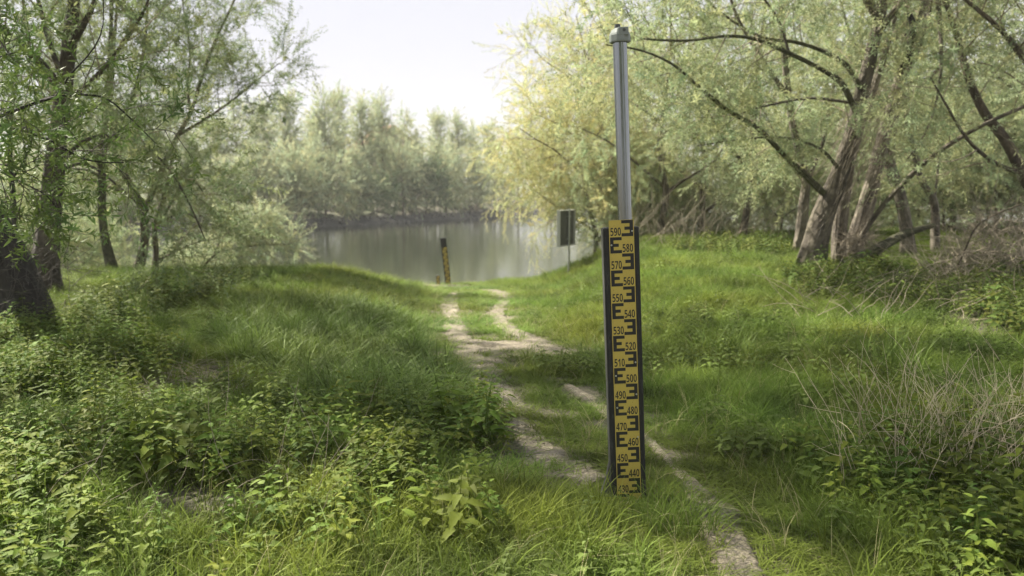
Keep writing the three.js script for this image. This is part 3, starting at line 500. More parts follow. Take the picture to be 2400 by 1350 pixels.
// ---------------------------------------------------------------- far bank: trees, shrubs, a roof, stones
{
  const protos = [301, 302, 303, 304, 305].map((seed, k) => {
    const slim = k < 3;
    const limbs = autoLimbs(seed, V(0, 0, 0), 12, { n: slim ? 11 : 12, low: slim ? 0.2 : 0.1, spread: slim ? 0.15 : 0.30, rise: slim ? 2.0 : 0.9, r: 0.17, lift: slim ? 0.15 : 0.02, lean: V((k - 2) * 0.012, 0, 0) });
    return { seed, limbs, slim };
  });
  const LIGHT = ['pale feathery', 'slim pale', 'yellowish', 'grey-green', 'olive', 'broad pale', 'thin-topped', 'rounded'];
  const rows = [   // px, rows behind the shore, top py, proto, width factor
    [425, 6, 250, 3, 1.0, 'far bank willow glimpsed behind the forked willow, farthest upstream'],
    [500, 7, 262, 4, 1.0, 'far bank willow behind the leaning bough of the forked willow'],
    [560, 5, 225, 3, 1.0, 'pale far bank willow just upstream of the pale tall pair'],
    [625, 9, 232, 1, 1.1, 'hazy far bank tree upstream of the first gap of sky'],
    [688, 6, 210, 0, 0.9, 'slim tall far bank willow standing beside the first sky gap'],
    [738, 9, 262, 1, 1.0, 'shorter slim far bank tree between two taller ones'],
    [768, 6, 212, 2, 0.9, 'tallest slim feathery willow of the far bank'],
    [806, 11, 204, 0, 0.8, 'thin-topped far bank tree behind the tallest feathery one'],
    [856, 6, 222, 1, 1.0, 'pale far bank willow right before the hidden red roof'],
    [902, 8, 225, 2, 1.0, 'pale far bank willow with double top before the red roof'],
    [952, 7, 252, 3, 0.8, 'rounded pale far bank willow downstream of the red roof'],
    [1022, 8, 256, 0, 0.9, 'slim far bank willow directly above the small black gauge post'],
    [1072, 7, 262, 1, 1.0, 'grey-green far bank tree behind the dark round shrub'],
    [1112, 14, 290, 2, 0.9, 'small hazy far bank tree farther downstream'],
    [1150, 10, 282, 0, 1.0, 'far bank tree seen close beside the yellow willow'],
    [1215, 12, 300, 4, 1.0, 'far bank tree mostly hidden behind the yellow willow'],
    [300, 6, 260, 4, 1.0, 'far bank willow seen between the mossy stem and the brown pair'],
    [190, 6, 270, 3, 1.0, 'far bank willow seen behind the mossy slender stem'],
    [70, 6, 270, 4, 1.0, 'far bank willow seen behind the thick black trunk'],
    [590, 13, 330, 4, 1.2, 'far bank tree of the rear row, low between two taller upstream trees'],
    [655, 12, 335, 3, 1.0, 'far bank tree of the rear row filling the first sky gap low down'],
    [720, 13, 330, 4, 1.1, 'far bank tree of the rear row behind the slim tall willow'],
    [835, 14, 342, 3, 0.9, 'low far bank tree of the rear row next to the red roof'],
    [980, 13, 322, 4, 1.0, 'far bank tree of the rear row behind the rounded pale willow'],
    [1045, 12, 332, 3, 1.1, 'far bank tree of the rear row behind the grey low willow'],
    [1290, 10, 300, 3, 1.2, 'far bank tree hidden behind the yellow willow, beyond the sign'],
    [1370, 10, 305, 4, 1.3, 'far bank tree hidden behind the steel pipe'],
    [1480, 10, 310, 3, 1.3, 'far bank tree seen under the bushy willow by the pipe'],
    [1590, 12, 310, 4, 1.4, 'far bank tree seen under the second row willow'],
    [1700, 12, 315, 3, 1.4, 'far bank tree seen beside the twin-stemmed willow'],
    [1810, 12, 315, 4, 1.4, 'far bank tree seen before the wide willow trunk'],
    [1920, 12, 320, 3, 1.5, 'far bank tree seen behind the wide willow trunk'],
    [2040, 12, 320, 4, 1.5, 'far bank tree seen between the pale leaning stems'],
    [2160, 12, 325, 3, 1.5, 'far bank tree seen beside the crooked stem'],
    [2290, 12, 325, 4, 1.5, 'far bank tree seen above the brushwood heap'],
    [2420, 12, 325, 3, 1.5, 'far bank tree at the downstream rim of the view'],
  ];
  const shrubs = [
    [615, 2.0, 360, 4, 1.2, 'olive far bank willow thicket at the dark bank corner'],
    [700, 2.0, 345, 3, 1.2, 'broad low willow leaning from the dark bank corner'],
    [765, 2.5, 350, 4, 1.1, 'broad low far bank willow with dark stems under the tall feathery one'],
    [828, 3, 360, 3, 0.9, 'low grey-green far bank willow with slanting dark stem'],
    [885, 2.5, 405, 4, 1.1, 'dark green rounded shrub at the grassy gap of the far bank', 'green'],
    [945, 3.5, 345, 3, 1.0, 'pale rounded willow above the far bank stones'],
    [1000, 3, 370, 4, 1.1, 'dark round shrub on the far bank above the small gauge post', 'green'],
    [1045, 4, 350, 3, 1.0, 'grey low willow downstream of the dark round shrub'],
    [1100, 4, 375, 4, 1.1, 'low pale shrub farther downstream on the far bank'],
    [1160, 4, 385, 3, 1.1, 'low shrub of the far bank under the yellow willow'],
    [540, 2.5, 380, 3, 1.2, 'low far bank thicket behind the pale overhanging shrub'],
    [420, 2.5, 385, 4, 1.2, 'low far bank thicket behind the brown pair of stems'],
    [250, 2.5, 390, 3, 1.3, 'low far bank thicket behind the mossy slender stem'],
    [80, 2.5, 380, 4, 1.3, 'low far bank thicket behind the thick black trunk'],
  ];
  const made = new Map();
  const put = ([px, back, top, k, wide, label, tone], shrub) => {
    let d = 60; const slope = (px - 1200) / FOC;
    for (d = 40; d < 620; d += 0.25) if (d > farShore(slope * d)) break;
    const dir = back / 0.75; d += dir * (shrub ? 0.7 : 1.1); const x = slope * d, y = height(x, -d), H = (EYE + (442 - top) / FOC * d) - y;
    const key = k + (shrub ? 's' : 't') + (tone ?? '');
    let g;
    if (!made.has(key)) {
      const pr = protos[k];
      const limbs = shrub ? autoLimbs(pr.seed + 40, V(0, 0, 0), 6, { n: 16, low: 0.02, spread: 0.5, rise: 0.55, r: 0.11, lift: 0.02 }) : pr.limbs.map((l) => ({ ...l, w: l.w.map((v) => v.clone()) }));
      const hs = shrub ? 6 : 12;
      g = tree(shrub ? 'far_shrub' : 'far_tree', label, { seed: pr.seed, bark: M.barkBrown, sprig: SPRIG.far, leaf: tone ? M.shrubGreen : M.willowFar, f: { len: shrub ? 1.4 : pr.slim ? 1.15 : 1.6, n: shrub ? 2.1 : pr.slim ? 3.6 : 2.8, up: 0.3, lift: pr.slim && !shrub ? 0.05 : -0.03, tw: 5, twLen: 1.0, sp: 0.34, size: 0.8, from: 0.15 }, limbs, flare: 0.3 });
      g.userData.h0 = hs; made.set(key, g);
    } else {
      const src = made.get(key); g = src.clone(); g.userData = { ...src.userData }; g.name = numbered(shrub ? 'far_shrub' : 'far_tree'); scene.add(g); g.userData.label = label;
    }
    const s = H / (shrub ? 6 : 12);
    g.position.set(x, y - 0.1, -d); g.scale.set(s * wide * (shrub ? 0.85 : 1), s, s * wide * (shrub ? 0.85 : 1)); g.rotation.y = px * 1.7;
    g.userData.group = shrub ? 'shrubs along the far river bank' : 'trees along the far river bank';
  };
  for (const q of rows) put(q, false);
  for (const q of shrubs) put(q, true);

  // a house behind the trees
  const hd = 142, hx = (905 - 1200) / FOC * hd, hy = height(hx, -hd), peak = EYE + (442 - 300) / FOC * hd - hy, eave = EYE + (442 - 352) / FOC * hd - hy;
  const house = thing('far_house', 'house with steep reddish roof half hidden behind the far bank trees', 'house', [hx, hy - 0.3, -hd]);
  const rm = std([0.30, 0.135, 0.09], 0.9), wm = std([0.42, 0.36, 0.29], 0.9);
  const hw = 5.4, hl = 9;
  const sh = new THREE.Shape(); sh.moveTo(-hw, 0); sh.lineTo(hw, 0); sh.lineTo(hw, eave); sh.lineTo(0, peak); sh.lineTo(-hw, eave); sh.closePath();
  part('wall', new THREE.ExtrudeGeometry(sh, { depth: hl, bevelEnabled: false }).translate(0, 0, -hl / 2), wm, house);
  const sl = Math.hypot(hw + .5, (peak - eave) * (hw + .5) / hw), an = Math.atan2(peak - eave, hw);
  for (const s of [-1, 1]) { const g = new THREE.BoxGeometry(sl, 0.22, hl + 1); g.translate(-s * -sl / 2, 0, 0); g.rotateZ(-s * an); g.translate(0, peak + 0.18, 0); part('roof', g, rm, house); }
  house.rotation.y = 0.5;

  // stones of the far bank
  const r = rng(401), list = [], sg = new THREE.DodecahedronGeometry(0.3, 0);
  for (let k = 0; k < 1700; k++) { const x = lerp(-75, 24, r()), t = r() ** 1.5 * 4.5 - 0.6, d = farShore(x) + t / 0.6; list.push({ at: V(x, height(x, -d) + 0.02, -d), dir: rdir(r), roll: r() * 6, s: 0.2 + r() * 0.65, tint: ((v) => [v, v, v * 0.95])(0.5 + r() * 0.6) }); }
  tag(copies('bank_stones', sg, std([0.15, 0.148, 0.135], 0.95), list), 'dark rubble stones lining the far river bank', null, null, 'stuff');
  // scrub and grass of the far bank
  const scrub = [], dead = [];
  for (let k = 0; k < 1500; k++) { const x = lerp(-80, 26, r()), t = 1.5 + r() ** 1.3 * 12, d = farShore(x) + t / 0.6; if (fbm(x * .25, d * .25, 47, 3) > .38) scrub.push({ at: V(x, height(x, -d), -d), dir: V(r() - .5, 1, r() - .5).normalize(), roll: r() * 6, s: 0.7 + r() * 0.9, tint: ((v) => [v, v, v])(0.6 + .8 * r()) }); else dead.push({ at: V(x, height(x, -d), -d), dir: V(r() - .5, .8, r() - .5).normalize(), roll: r() * 6, s: 0.8 + r(), tint: [.8, .8, .8] }); }
  tag(copies('bank_weeds', SPRIG.far, M.shrubGreen, scrub), 'green weeds on the slope of the far bank', null, null, 'stuff');
  const T = new Tubes(); for (let k = 0; k < 14; k++) T.add(wander(r, V((r() - .5) * .5, 0, (r() - .5) * .5), V(r() - .5, 1, r() - .5), .6 + r() * .9, 3, .3, -.05).pts, .012, .004, 3, { seg: 3 });
  tag(copies('bank_brush', T.geo(), M.deadTwig, dead), 'grey leafless brush on the slope of the far bank', null, null, 'stuff');
}

// ---------------------------------------------------------------- gauge posts, sign
function plateTexture(from, to, w, seed, plain) {   // levels in cm, printed as E bars with figures
  const H = 2040, W = Math.round(H * w * 100 / (to - from)), c = document.createElement('canvas'); c.width = W; c.height = H; const x = c.getContext('2d'), r = rng(seed), u = H / (to - from);
  x.fillStyle = '#b8a44c'; x.fillRect(0, 0, W, H);
  for (let L = Math.floor(from / 10) * 10; L < to; L += 10) {
    const left = Math.round(L / 10) % 2 === 0, y1 = (to - L) * u, y0 = y1 - 10 * u, e0 = left ? W * 0.03 : W * 0.5, wE = W * 0.47;
    x.fillStyle = '#15171a'; const bar = (a, len) => x.fillRect(left ? e0 : W * 0.97 - len, y0 + a * u, len, 1.9 * u);
    bar(0.15, wE); bar(4.05, wE * 0.74); bar(7.95, wE);
    x.fillRect(left ? e0 : W * 0.97 - wE * 0.3, y0 + 0.15 * u, wE * 0.3, 9.7 * u);
    if (!plain) { x.save(); x.font = 'bold ' + Math.round(6.7 * u) + 'px sans-serif'; x.textAlign = 'center'; x.textBaseline = 'alphabetic'; x.fillStyle = '#17191b'; x.translate(left ? W * 0.735 : W * 0.265, y1 - 0.7 * u); x.scale(W * 0.44 / x.measureText(String(L)).width, 1); x.fillText(String(L), 0, 0); x.restore(); }
  }
  for (let k = 0; k < 900; k++) { const d = r(); x.fillStyle = d < 0.55 ? `rgba(60,52,30,${0.05 + r() * 0.22})` : d < 0.85 ? `rgba(150,140,105,${0.05 + r() * 0.16})` : `rgba(95,62,30,${r() * 0.4})`; x.beginPath(); x.ellipse(r() * W, r() * H, 0.6 + r() * r() * 7, 0.6 + r() * r() * 11, 0, 0, 7); x.fill(); }
  if (from < 500) for (let k = 0; k < 1500; k++) { const q = Math.pow(r(), 2.2); x.fillStyle = `rgba(${r() < .6 ? '92,80,58' : '58,62,38'},${0.04 + r() * 0.13})`; x.beginPath(); x.ellipse(r() * W, H * (0.72 - q * 0.62), 0.5 + r() * 5, 0.5 + r() * 4, 0, 0, 7); x.fill(); }
  for (let k = 0; k < 26; k++) { x.fillStyle = `rgba(70,60,38,${0.04 + r() * 0.07})`; const a = r() * W; x.fillRect(a, r() * H, 1 + r() * 3, 60 + r() * 260); }
  const t = new THREE.CanvasTexture(c); t.colorSpace = THREE.SRGBColorSpace; t.anisotropy = 8; return t;
}
function plateGeo(w, h, y) { const g = new THREE.BoxGeometry(w, h, 0.004); g.translate(0, y + h / 2, 0); return g; }
const plankC = dataTex(128, 512, (u, v) => { const a = pf(u, v * 0.25, 16, 160, 4), b = pf(u, v, 32, 170, 3); return 0.5 + 0.35 * a + (b > 0.66 ? 0.3 : 0); }, true);
const blackWood = std([0.035, 0.036, 0.033], 0.75, { map: plankC, bumpMap: plankC, bumpScale: 0.004 }), edgeWood = std([0.13, 0.13, 0.115], 0.85, { map: plankC, bumpMap: plankC, bumpScale: 0.004 });
const plateEdge = std([0.30, 0.25, 0.10], 0.6), steel = new THREE.MeshStandardMaterial({ metalness: 1, roughness: 0.2, bumpMap: dataTex(64, 512, (u, v) => pf(u, v, 16, 180, 3)), bumpScale: 0.0003 });
steel.color.setRGB(0.25, 0.265, 0.265);
const capM = std([0.20, 0.225, 0.205], 0.6), darkM = std([0.06, 0.065, 0.06], 0.6), zinc = std([0.45, 0.46, 0.45], 0.45, { metalness: 0.9 });
const printed = (t) => { const m = std([1, 1, 1], 0.55, { map: t }); return [plateEdge, plateEdge, plateEdge, plateEdge, m, plateEdge]; };
{
  const b = P(1472, 1165, 4.91); b.y = height(b.x, b.z);
  const g = thing('water_level_gauge', 'tall black gauge post with yellow numbered plates and steel pipe above', 'gauge', b.toArray());
  g.rotation.z = 2.65 * Math.PI / 180;
  const y430 = 0.047 - b.y;   // height of the 430 mark above the base
  part('post', new RoundedBoxGeometry(0.213, 1.95, 0.11, 2, 0.006).translate(0, 1.70 - b.y - 0.975, 0), blackWood, g);
  const side = new THREE.BoxGeometry(0.005, 1.93, 0.10); side.translate(-0.1085, 1.70 - b.y - 0.97, 0); part('side_strip', side, edgeWood, g);
  for (const [from, to, seed] of [[500, 600, 5], [400, 500, 6]]) { const m = part('gauge_plate', plateGeo(0.149, (to - from) / 100 - 0.002, y430 + (from - 430) / 100), printed(plateTexture(from, to, 0.149, seed)), g); m.position.z = 0.0585; }
  for (const [bx, L] of [[-0.062, 585], [0.062, 513], [-0.060, 505], [0.062, 493], [-0.058, 485], [0.064, 466], [0.064, 593]]) { const s = new THREE.CylinderGeometry(0.0048, 0.0055, 0.005, 12); s.rotateX(Math.PI / 2); s.translate(bx, y430 + (L - 430) / 100, 0.0625); part('bolt', s, zinc, g); }
  const top = 2.795 - b.y;
  part('pipe', new THREE.CylinderGeometry(0.0415, 0.0415, top - 1.4, 40, 1).translate(0.032, (top + 1.4) / 2, 0), steel, g);
  const prof = [[0.0, 0], [0.060, 0], [0.0625, 0.006], [0.0625, 0.04], [0.058, 0.052], [0.046, 0.074], [0.030, 0.082], [0, 0.083]].map(([a, c]) => new THREE.Vector2(a, c));
  const cap = part('pipe_cap', new THREE.LatheGeometry(prof, 10), capM, g); cap.position.set(0.032, top - 0.012, 0); cap.rotation.y = 0.2;
  cap.material.flatShading = true;
  const lat = new THREE.Group(); lat.name = 'latch'; cap.add(lat); lat.rotation.y = -0.2;
  part('latch_plate', new RoundedBoxGeometry(0.062, 0.048, 0.03, 2, 0.005).translate(0.014, 0.056, 0.046), capM, lat); lat.children[0].name = 'latch_plate';
  part('keyhole', new THREE.CylinderGeometry(0.009, 0.009, 0.004, 16).rotateX(Math.PI / 2).translate(0.018, 0.062, 0.0625), darkM, lat);
  part('knob', new THREE.CylinderGeometry(0.017, 0.019, 0.024, 14).translate(-0.012, 0.093, 0.0), darkM, lat);
  // flared foot beside the post
  const fs = new THREE.Shape(); fs.moveTo(0, 0.22); fs.quadraticCurveTo(-0.02, 0.08, -0.09, -0.05); fs.lineTo(0, -0.05); fs.closePath();
  part('foot_brace', new THREE.ExtrudeGeometry(fs, { depth: 0.05, bevelEnabled: true, bevelSize: 0.003, bevelThickness: 0.003, bevelSegments: 1 }).translate(-0.114, 0, -0.03), edgeWood, g);
}
function smallGauge(label, base, w, topY, plateTop, lean, seed, from, to, postM) {
  const g = thing('water_level_gauge', label, 'gauge', base.toArray()); g.rotation.z = lean;
  part('post', new RoundedBoxGeometry(w, topY + 0.3, 0.1, 2, 0.006).translate(0, (topY - 0.3) / 2, 0), postM, g);
  const t = plateTexture(from, to, 0.149, seed), hgt = (to - from) / 100;
  const m = part('gauge_plate', plateGeo(w < .15 ? w * .8 : 0.149, hgt, plateTop - hgt), printed(t), g); m.position.set(w < .15 ? 0 : 0.012, 0, 0.054);
}
{
  const b = P(1051, 668, 27); const top = P(1045, 557, 27).y - b.y, pt = P(1046, 579, 27).y - b.y;
  smallGauge('black gauge post with yellow scale at the lower end of the track', b, 0.19, top, pt, 0.105, 7, 300, 430, blackWood);
  const c = P(1028, 672, 29.6), t2 = P(1027, 645, 29.6).y - c.y;
  smallGauge('short weathered gauge stake at the waterline beside the black gauge post', c, 0.14, t2, t2 - 0.02, 0.05, 8, 240, 290, edgeWood);
}
{
  const b = P(1326, 607, 25); b.y = height(b.x, b.z);
  const g = thing('river_sign', 'grey rectangular river sign seen from behind on a thin steel pole', 'sign', b.toArray());
  const yB = P(1320, 576, 25).y - b.y, yT = P(1320, 492, 25).y - b.y, hgt = yT - yB, w = 1.12;
  const pan = std([0.085, 0.09, 0.08], 0.7), rim = std([0.42, 0.42, 0.38], 0.5);
  const turn = 61 * Math.PI / 180;
  part('sign_panel', new RoundedBoxGeometry(w - 0.06, hgt - 0.06, 0.03, 2, 0.004).translate(0, yB + hgt / 2, 0), pan, g);
  for (const s of [-1, 1]) part('frame', new RoundedBoxGeometry(0.03, hgt, 0.11, 2, 0.004).translate(s * (w / 2 - 0.015), yB + hgt / 2, 0.01), rim, g);
  for (const y of [yB + 0.015, yT - 0.015]) part('frame', new RoundedBoxGeometry(w - 0.064, 0.03, 0.11, 2, 0.004).translate(0, y, 0.01), rim, g);
  part('pole', new THREE.CylinderGeometry(0.035, 0.035, yT + 0.45, 20).translate(0.06, (yT - 0.4) / 2 + 0.0, 0.075), zinc, g);
  for (const y of [yB + 0.2, yT - 0.2]) part('clamp', new RoundedBoxGeometry(0.16, 0.035, 0.09, 1, 0.004).translate(0.06, y, 0.06), zinc, g);
  g.rotation.y = turn;
}

// ---------------------------------------------------------------- grass, nettles, stalks
const inView = (x, d, m = 1.0) => Math.abs(x) < 0.66 * d + m;
function tuftGeo(seed, n, spread, h, w, bend, seg = 3) {
  const r = rng(seed), list = [];
  for (let k = 0; k < n; k++) {
    const a = r() * 6.283, q = Math.sqrt(r()) * spread, b = V(Math.cos(a) * q, -0.02, Math.sin(a) * q), o = r() * 6.283, out = V(Math.cos(o), 0, Math.sin(o)).addScaledVector(V(b.x, 0, b.z), 1.2 / spread * 0.6).normalize(), H = h * (0.45 + 0.75 * r()), B = bend * (0.3 + r() * 1.2), pts = [];
    for (let s = 0; s <= seg; s++) { const t = s / seg; pts.push(b.clone().addScaledVector(Y, H * (t - 0.35 * B * t * t)).addScaledVector(out, H * B * t * t)); }
    list.push({ pts, w: w * (0.7 + 0.6 * r()), side: V(-out.z, 0, out.x).applyAxisAngle(Y, (r() - 0.5) * 1.6) });
  }
  return bladeGeo(list);
}
function nettleGeo(seed, H) {
  const r = rng(seed), g = { p: [], i: [] }, n = 8;
  const st = (t) => V(0.05 * H * Math.sin(t * 2 + seed), H * t, 0.05 * H * t * Math.cos(seed));
  for (let k = 0; k < n; k++) {
    const t = 0.22 + 0.76 * k / (n - 1), c = st(t), a0 = k * 1.571 + r() * 0.5, L = lerp(0.092, 0.03, Math.pow(k / (n - 1), 1.6)) * (0.85 + 0.4 * r());
    for (const s of [0, Math.PI]) { const a = a0 + s, d = V(Math.cos(a), 0.28 - 0.35 * r() + (k === n - 1 ? 0.6 : 0), Math.sin(a)); const st0 = c.clone().addScaledVector(V(Math.cos(a), 0.3, Math.sin(a)), L * 0.3); leafShape(g, st0, d, V((r() - .5) * .8, 1, (r() - .5) * .8).normalize(), L * 1.1, L * 0.27, 0.28, 0.36, 1); }
  }
  const b = g.p.length / 3; for (let k = 0; k <= 3; k++) { const c = st(k / 3), q = 0.0028 * (1 - k / 5); for (let s = 0; s < 3; s++) g.p.push(c.x + q * Math.cos(s * 2.09), c.y - 0.02 * (k === 0), c.z + q * Math.sin(s * 2.09)); if (k) for (let s = 0; s < 3; s++) { const w = b + (k - 1) * 3, s2 = (s + 1) % 3; g.i.push(w + s, w + s2, w + 3 + s2, w + s, w + 3 + s2, w + 3 + s); } }
  return fromPI(g);
}
const NETTLES = [
  poly([[-150, 1420], [-200, 900], [-120, 820], [150, 790], [300, 860], [330, 930], [430, 985], [640, 985], [760, 970], [900, 985], [1130, 965], [1240, 1020], [1180, 1110], [1120, 1160], [1180, 1230], [1080, 1290], [820, 1310], [640, 1340], [560, 1420], [200, 1480]]),
  poly([[-100, 860], [-100, 760], [60, 770], [230, 750], [330, 790], [430, 850], [420, 890], [280, 900], [120, 890]]),
];
const NETTLE_R = [poly([[1830, 1090], [1950, 1050], [2150, 1050], [2480, 1000], [2600, 1250], [2560, 1500], [2250, 1420], [2180, 1290], [2020, 1240], [1900, 1170]])];
const HERBS = [
  poly([[1830, 655], [1900, 640], [2050, 640], [2200, 650], [2500, 640], [2550, 740], [2200, 730], [2000, 720], [1880, 705]]),
  poly([[1560, 590], [1680, 575], [1850, 585], [1850, 605], [1700, 605]]),
  poly([[430, 690], [300, 700], [200, 720], [200, 760], [330, 790], [420, 740], [560, 680], [640, 655], [500, 655]]),
  poly([[2260, 730], [2500, 710], [2550, 830], [2350, 800]]),
];
const BARE = [poly([[390, 870], [470, 850], [560, 870], [540, 905], [420, 925], [330, 955], [290, 925]]), poly([[2170, 740], [2500, 700], [2500, 820], [2260, 790]])];
const TALL = [poly([[500, 800], [560, 735], [700, 720], [900, 735], [970, 790], [1010, 860], [1120, 930], [1110, 985], [960, 1010], [800, 1000], [700, 960], [640, 900], [540, 850]])];
const HOLLOW = poly([[310, 1165], [420, 1145], [600, 1150], [740, 1165], [690, 1215], [520, 1225], [360, 1215]]);
const any = (L, x, z) => L.some((p) => inside(p, x, z));
{
  const r = rng(501), A = [[], [], []], tall = [[], []], dry = [], weeds = [], broad = [];
  const add = (list, x, z, s, sx, tint) => list.push({ at: V(x, height(x, z), z), dir: V((r() - .5) * .35, 1, (r() - .5) * .35).normalize(), roll: r() * 6.28, s, sx, tint });
  const cell = (d0, d1, per) => {
    const n = Math.round((0.66 * (d0 + d1) + 2.4) * (d1 - d0) * per);
    for (let k = 0; k < n; k++) {
      const d = Math.sqrt(lerp(d0 * d0, d1 * d1, r())), x = (r() * 2 - 1) * (0.66 * d + 1.2), z = -d;
      if (d > shore(x) + 0.5) continue;
      const tr = trackAt(x, z), rag = (fbm(x * 5, z * 5, 88, 3) - 0.5) * (d > 12 ? 0.75 : 0.6);
      if (tr + rag > 0.035 && r() > 0.06) continue;
      if (d > 17 && trackAt(x, z, SANDS) > -1.0 && r() > 0.12) continue;
      const near = smooth(-0.9, 0.0, tr);   // short trodden grass beside and between the tracks
      if (near > 0.5 && d > 5.6 && fbm(x * 2.6, z * 2.6, 89, 3) < 0.36) continue;
      if ((any(BARE, x, z) || inside(HOLLOW, x, z)) && r() > 0.12) continue;
      const net = any(NETTLES, x, z) || any(NETTLE_R, x, z); if (net && r() > 0.5) continue;
      const herb = any(HERBS, x, z); if (herb && r() > 0.25) continue;
      const lane = (1 - smooth(0.7, 1.6, Math.abs(x - pathX(d)))) * smooth(16, 21, d);
      const patch = 0.55 * fbm(x * 0.7, z * 0.7, 90, 4) + 0.75 * (fbm(x * 2.4, z * 2.4, 96, 3) - 0.2), v = 0.5 + 0.95 * fbm(x * 1.6, z * 1.6, 91, 3) + (r() - .5) * .6, warm = (fbm(x * .9, z * .9, 92, 3) - .5) * .5;
      const tint = [v * (1 + warm + .05), v, v * (1 - warm * .4)];
      const hh = lerp(0.35 + 1.4 * patch, 0.34, Math.max(near, lane)) * (0.75 + 0.5 * r()) * (d > 14 ? 1.05 : 1), wd = d > 16 ? 1.7 : d > 9 ? 1.3 : 1;
      if (any(TALL, x, z)) { if (r() < 0.32) add(tall[r() * 2 | 0], x, z, (0.45 + 0.9 * patch) * (0.7 + 0.6 * r()), 1, [v * (1 + warm * .6), v, v]); if (r() < .3) continue; }
      const foot = Math.abs(x - 0.73) < 0.28 && d > 4.1 && d < 4.95 ? 0.32 : 1;
      add(A[r() * 3 | 0], x, z, hh * foot, wd * (0.8 + .4 * r()), tint);
      if (d < 10 && near < .7 && r() < 0.10) add(broad, x, z, 0.6 + 0.7 * r(), 1, tint);
      if (r() < 0.035) add(dry, x, z, 0.5 + r() * 0.7, 1, [v, v, v]);
      if (d < 22 && near < .6 && r() < 0.09 * smooth(.4, .6, fbm(x * 1.2, z * 1.2, 97, 3))) weeds.push({ at: V(x, height(x, z), z), dir: V((r() - .5) * .6, 1, (r() - .5) * .6).normalize(), roll: r() * 6.28, s: 0.5 + .6 * r(), tint: [v, v, v] });
    }
  };
  cell(3.0, 6, 520); cell(6, 9, 380); cell(9, 14, 230); cell(14, 20, 150); cell(20, 36, 80);
  const mat = M.grass;
  [tuftGeo(1, 16, 0.06, 0.20, 0.0032, 0.6), tuftGeo(2, 13, 0.08, 0.26, 0.004, 0.85), tuftGeo(3, 18, 0.06, 0.16, 0.0028, 0.45)].forEach((g, k) => tag(copies('meadow_grass', g, mat, A[k]), 'fresh green meadow grass covering the bank', null, null, 'stuff'));
  [tuftGeo(4, 15, 0.06, 0.42, 0.0065, 0.8, 5), tuftGeo(5, 11, 0.08, 0.48, 0.008, 1.0, 5)].forEach((g, k) => tag(copies('tall_grass', g, M.grassTall, tall[k]), 'tall bluish drooping grass beside the track', null, null, 'stuff'));
  tag(copies('broad_grass', tuftGeo(8, 7, 0.07, 0.30, 0.0055, 0.9, 5), M.grassBroad, broad), 'broader bright grass blades standing among the fine grass', null, null, 'stuff');
  tag(copies('meadow_weeds', nettleGeo(7, 0.3), M.herb, weeds), 'broad-leaved low weeds scattered through the meadow grass', null, null, 'stuff');
  tag(copies('dry_grass', tuftGeo(6, 5, 0.05, 0.34, 0.002, 0.6, 4), M.grassDry, dry), 'straw-coloured dry grass blades scattered in the meadow', null, null, 'stuff');
}
{
  const r = rng(601), N = [[], [], []], H = [[], []];
  const fill = (pg, per, lists, s0, s1) => {
    const xs = pg.map((p) => p[0]), zs = pg.map((p) => p[1]), x0 = Math.min(...xs), x1 = Math.max(...xs), z0 = Math.min(...zs), z1 = Math.max(...zs), n = Math.round((x1 - x0) * (z1 - z0) * per);
    for (let k = 0; k < n; k++) {
      const x = lerp(x0, x1, r()), z = lerp(z0, z1, r()); if (!inside(pg, x + (r() - .5) * .3, z + (r() - .5) * .3) || !inView(x, -z, 1.2) || trackAt(x, z) > -0.05 || -z < 2.6) continue;
      const dens = fbm(x * 1.3, z * 1.3, 95, 3); if (dens < 0.42 && r() > 0.3) continue; if (inside(HOLLOW, x, z) && r() > 0.05) continue;
      const v = 0.6 + 0.8 * r(), y = (r() - .4) * .4; lists[r() * lists.length | 0].push({ at: V(x, height(x, z), z), dir: V((r() - .5) * .5, 1, (r() - .5) * .5).normalize(), roll: r() * 6.28, s: lerp(s0, s1, r()) * (0.6 + 0.8 * dens) * (r() < 0.14 ? 1.35 : 1), tint: [v * (1 + y), v, v * (1 - y * .5)] });
    }
  };
  fill(NETTLES[0], 72, N, 0.6, 1.15); fill(NETTLES[1], 66, N, 0.6, 1.0); fill(NETTLE_R[0], 66, N, 0.6, 1.15);
  for (const h of HERBS) fill(h, 55, H, 0.7, 1.2);
  [nettleGeo(1, 0.36), nettleGeo(2, 0.30), nettleGeo(3, 0.40)].forEach((g, k) => tag(copies('nettle_patch', g, M.nettle, N[k]), 'dense green nettles with toothed leaves covering the ground', null, null, 'stuff'));
  [nettleGeo(4, 0.30), nettleGeo(5, 0.36)].forEach((g, k) => tag(copies('ground_herbs', g, M.herb, H[k]), 'low leafy herbs under the willows', null, null, 'stuff'));
}
{
  const r = rng(651), list = [], g = new THREE.IcosahedronGeometry(0.012, 1);
  for (const t of TRACKS) for (let k = 1; k < t.length; k++) { const [ax, az, aw] = t[k - 1], [bx, bz, bw] = t[k], n = Math.round(Math.hypot(bx - ax, bz - az) * 26); for (let q = 0; q < n; q++) { const u = r(), w = lerp(aw, bw, u), x = lerp(ax, bx, u) + (r() - .5) * w * 2, z = lerp(az, bz, u) + (r() - .5) * w * 2, v = .6 + r() * .7; list.push({ at: V(x, height(x, z) + 0.018, z), dir: rdir(r), roll: r() * 6, s: 0.3 + r() * r() * 0.9, tint: [v, v * .97, v * .92] }); } }
  tag(copies('path_stones', g, std([0.24, 0.21, 0.17], 0.95), list), 'small stones and crumbs of earth on the sandy track', null, null, 'stuff');
}
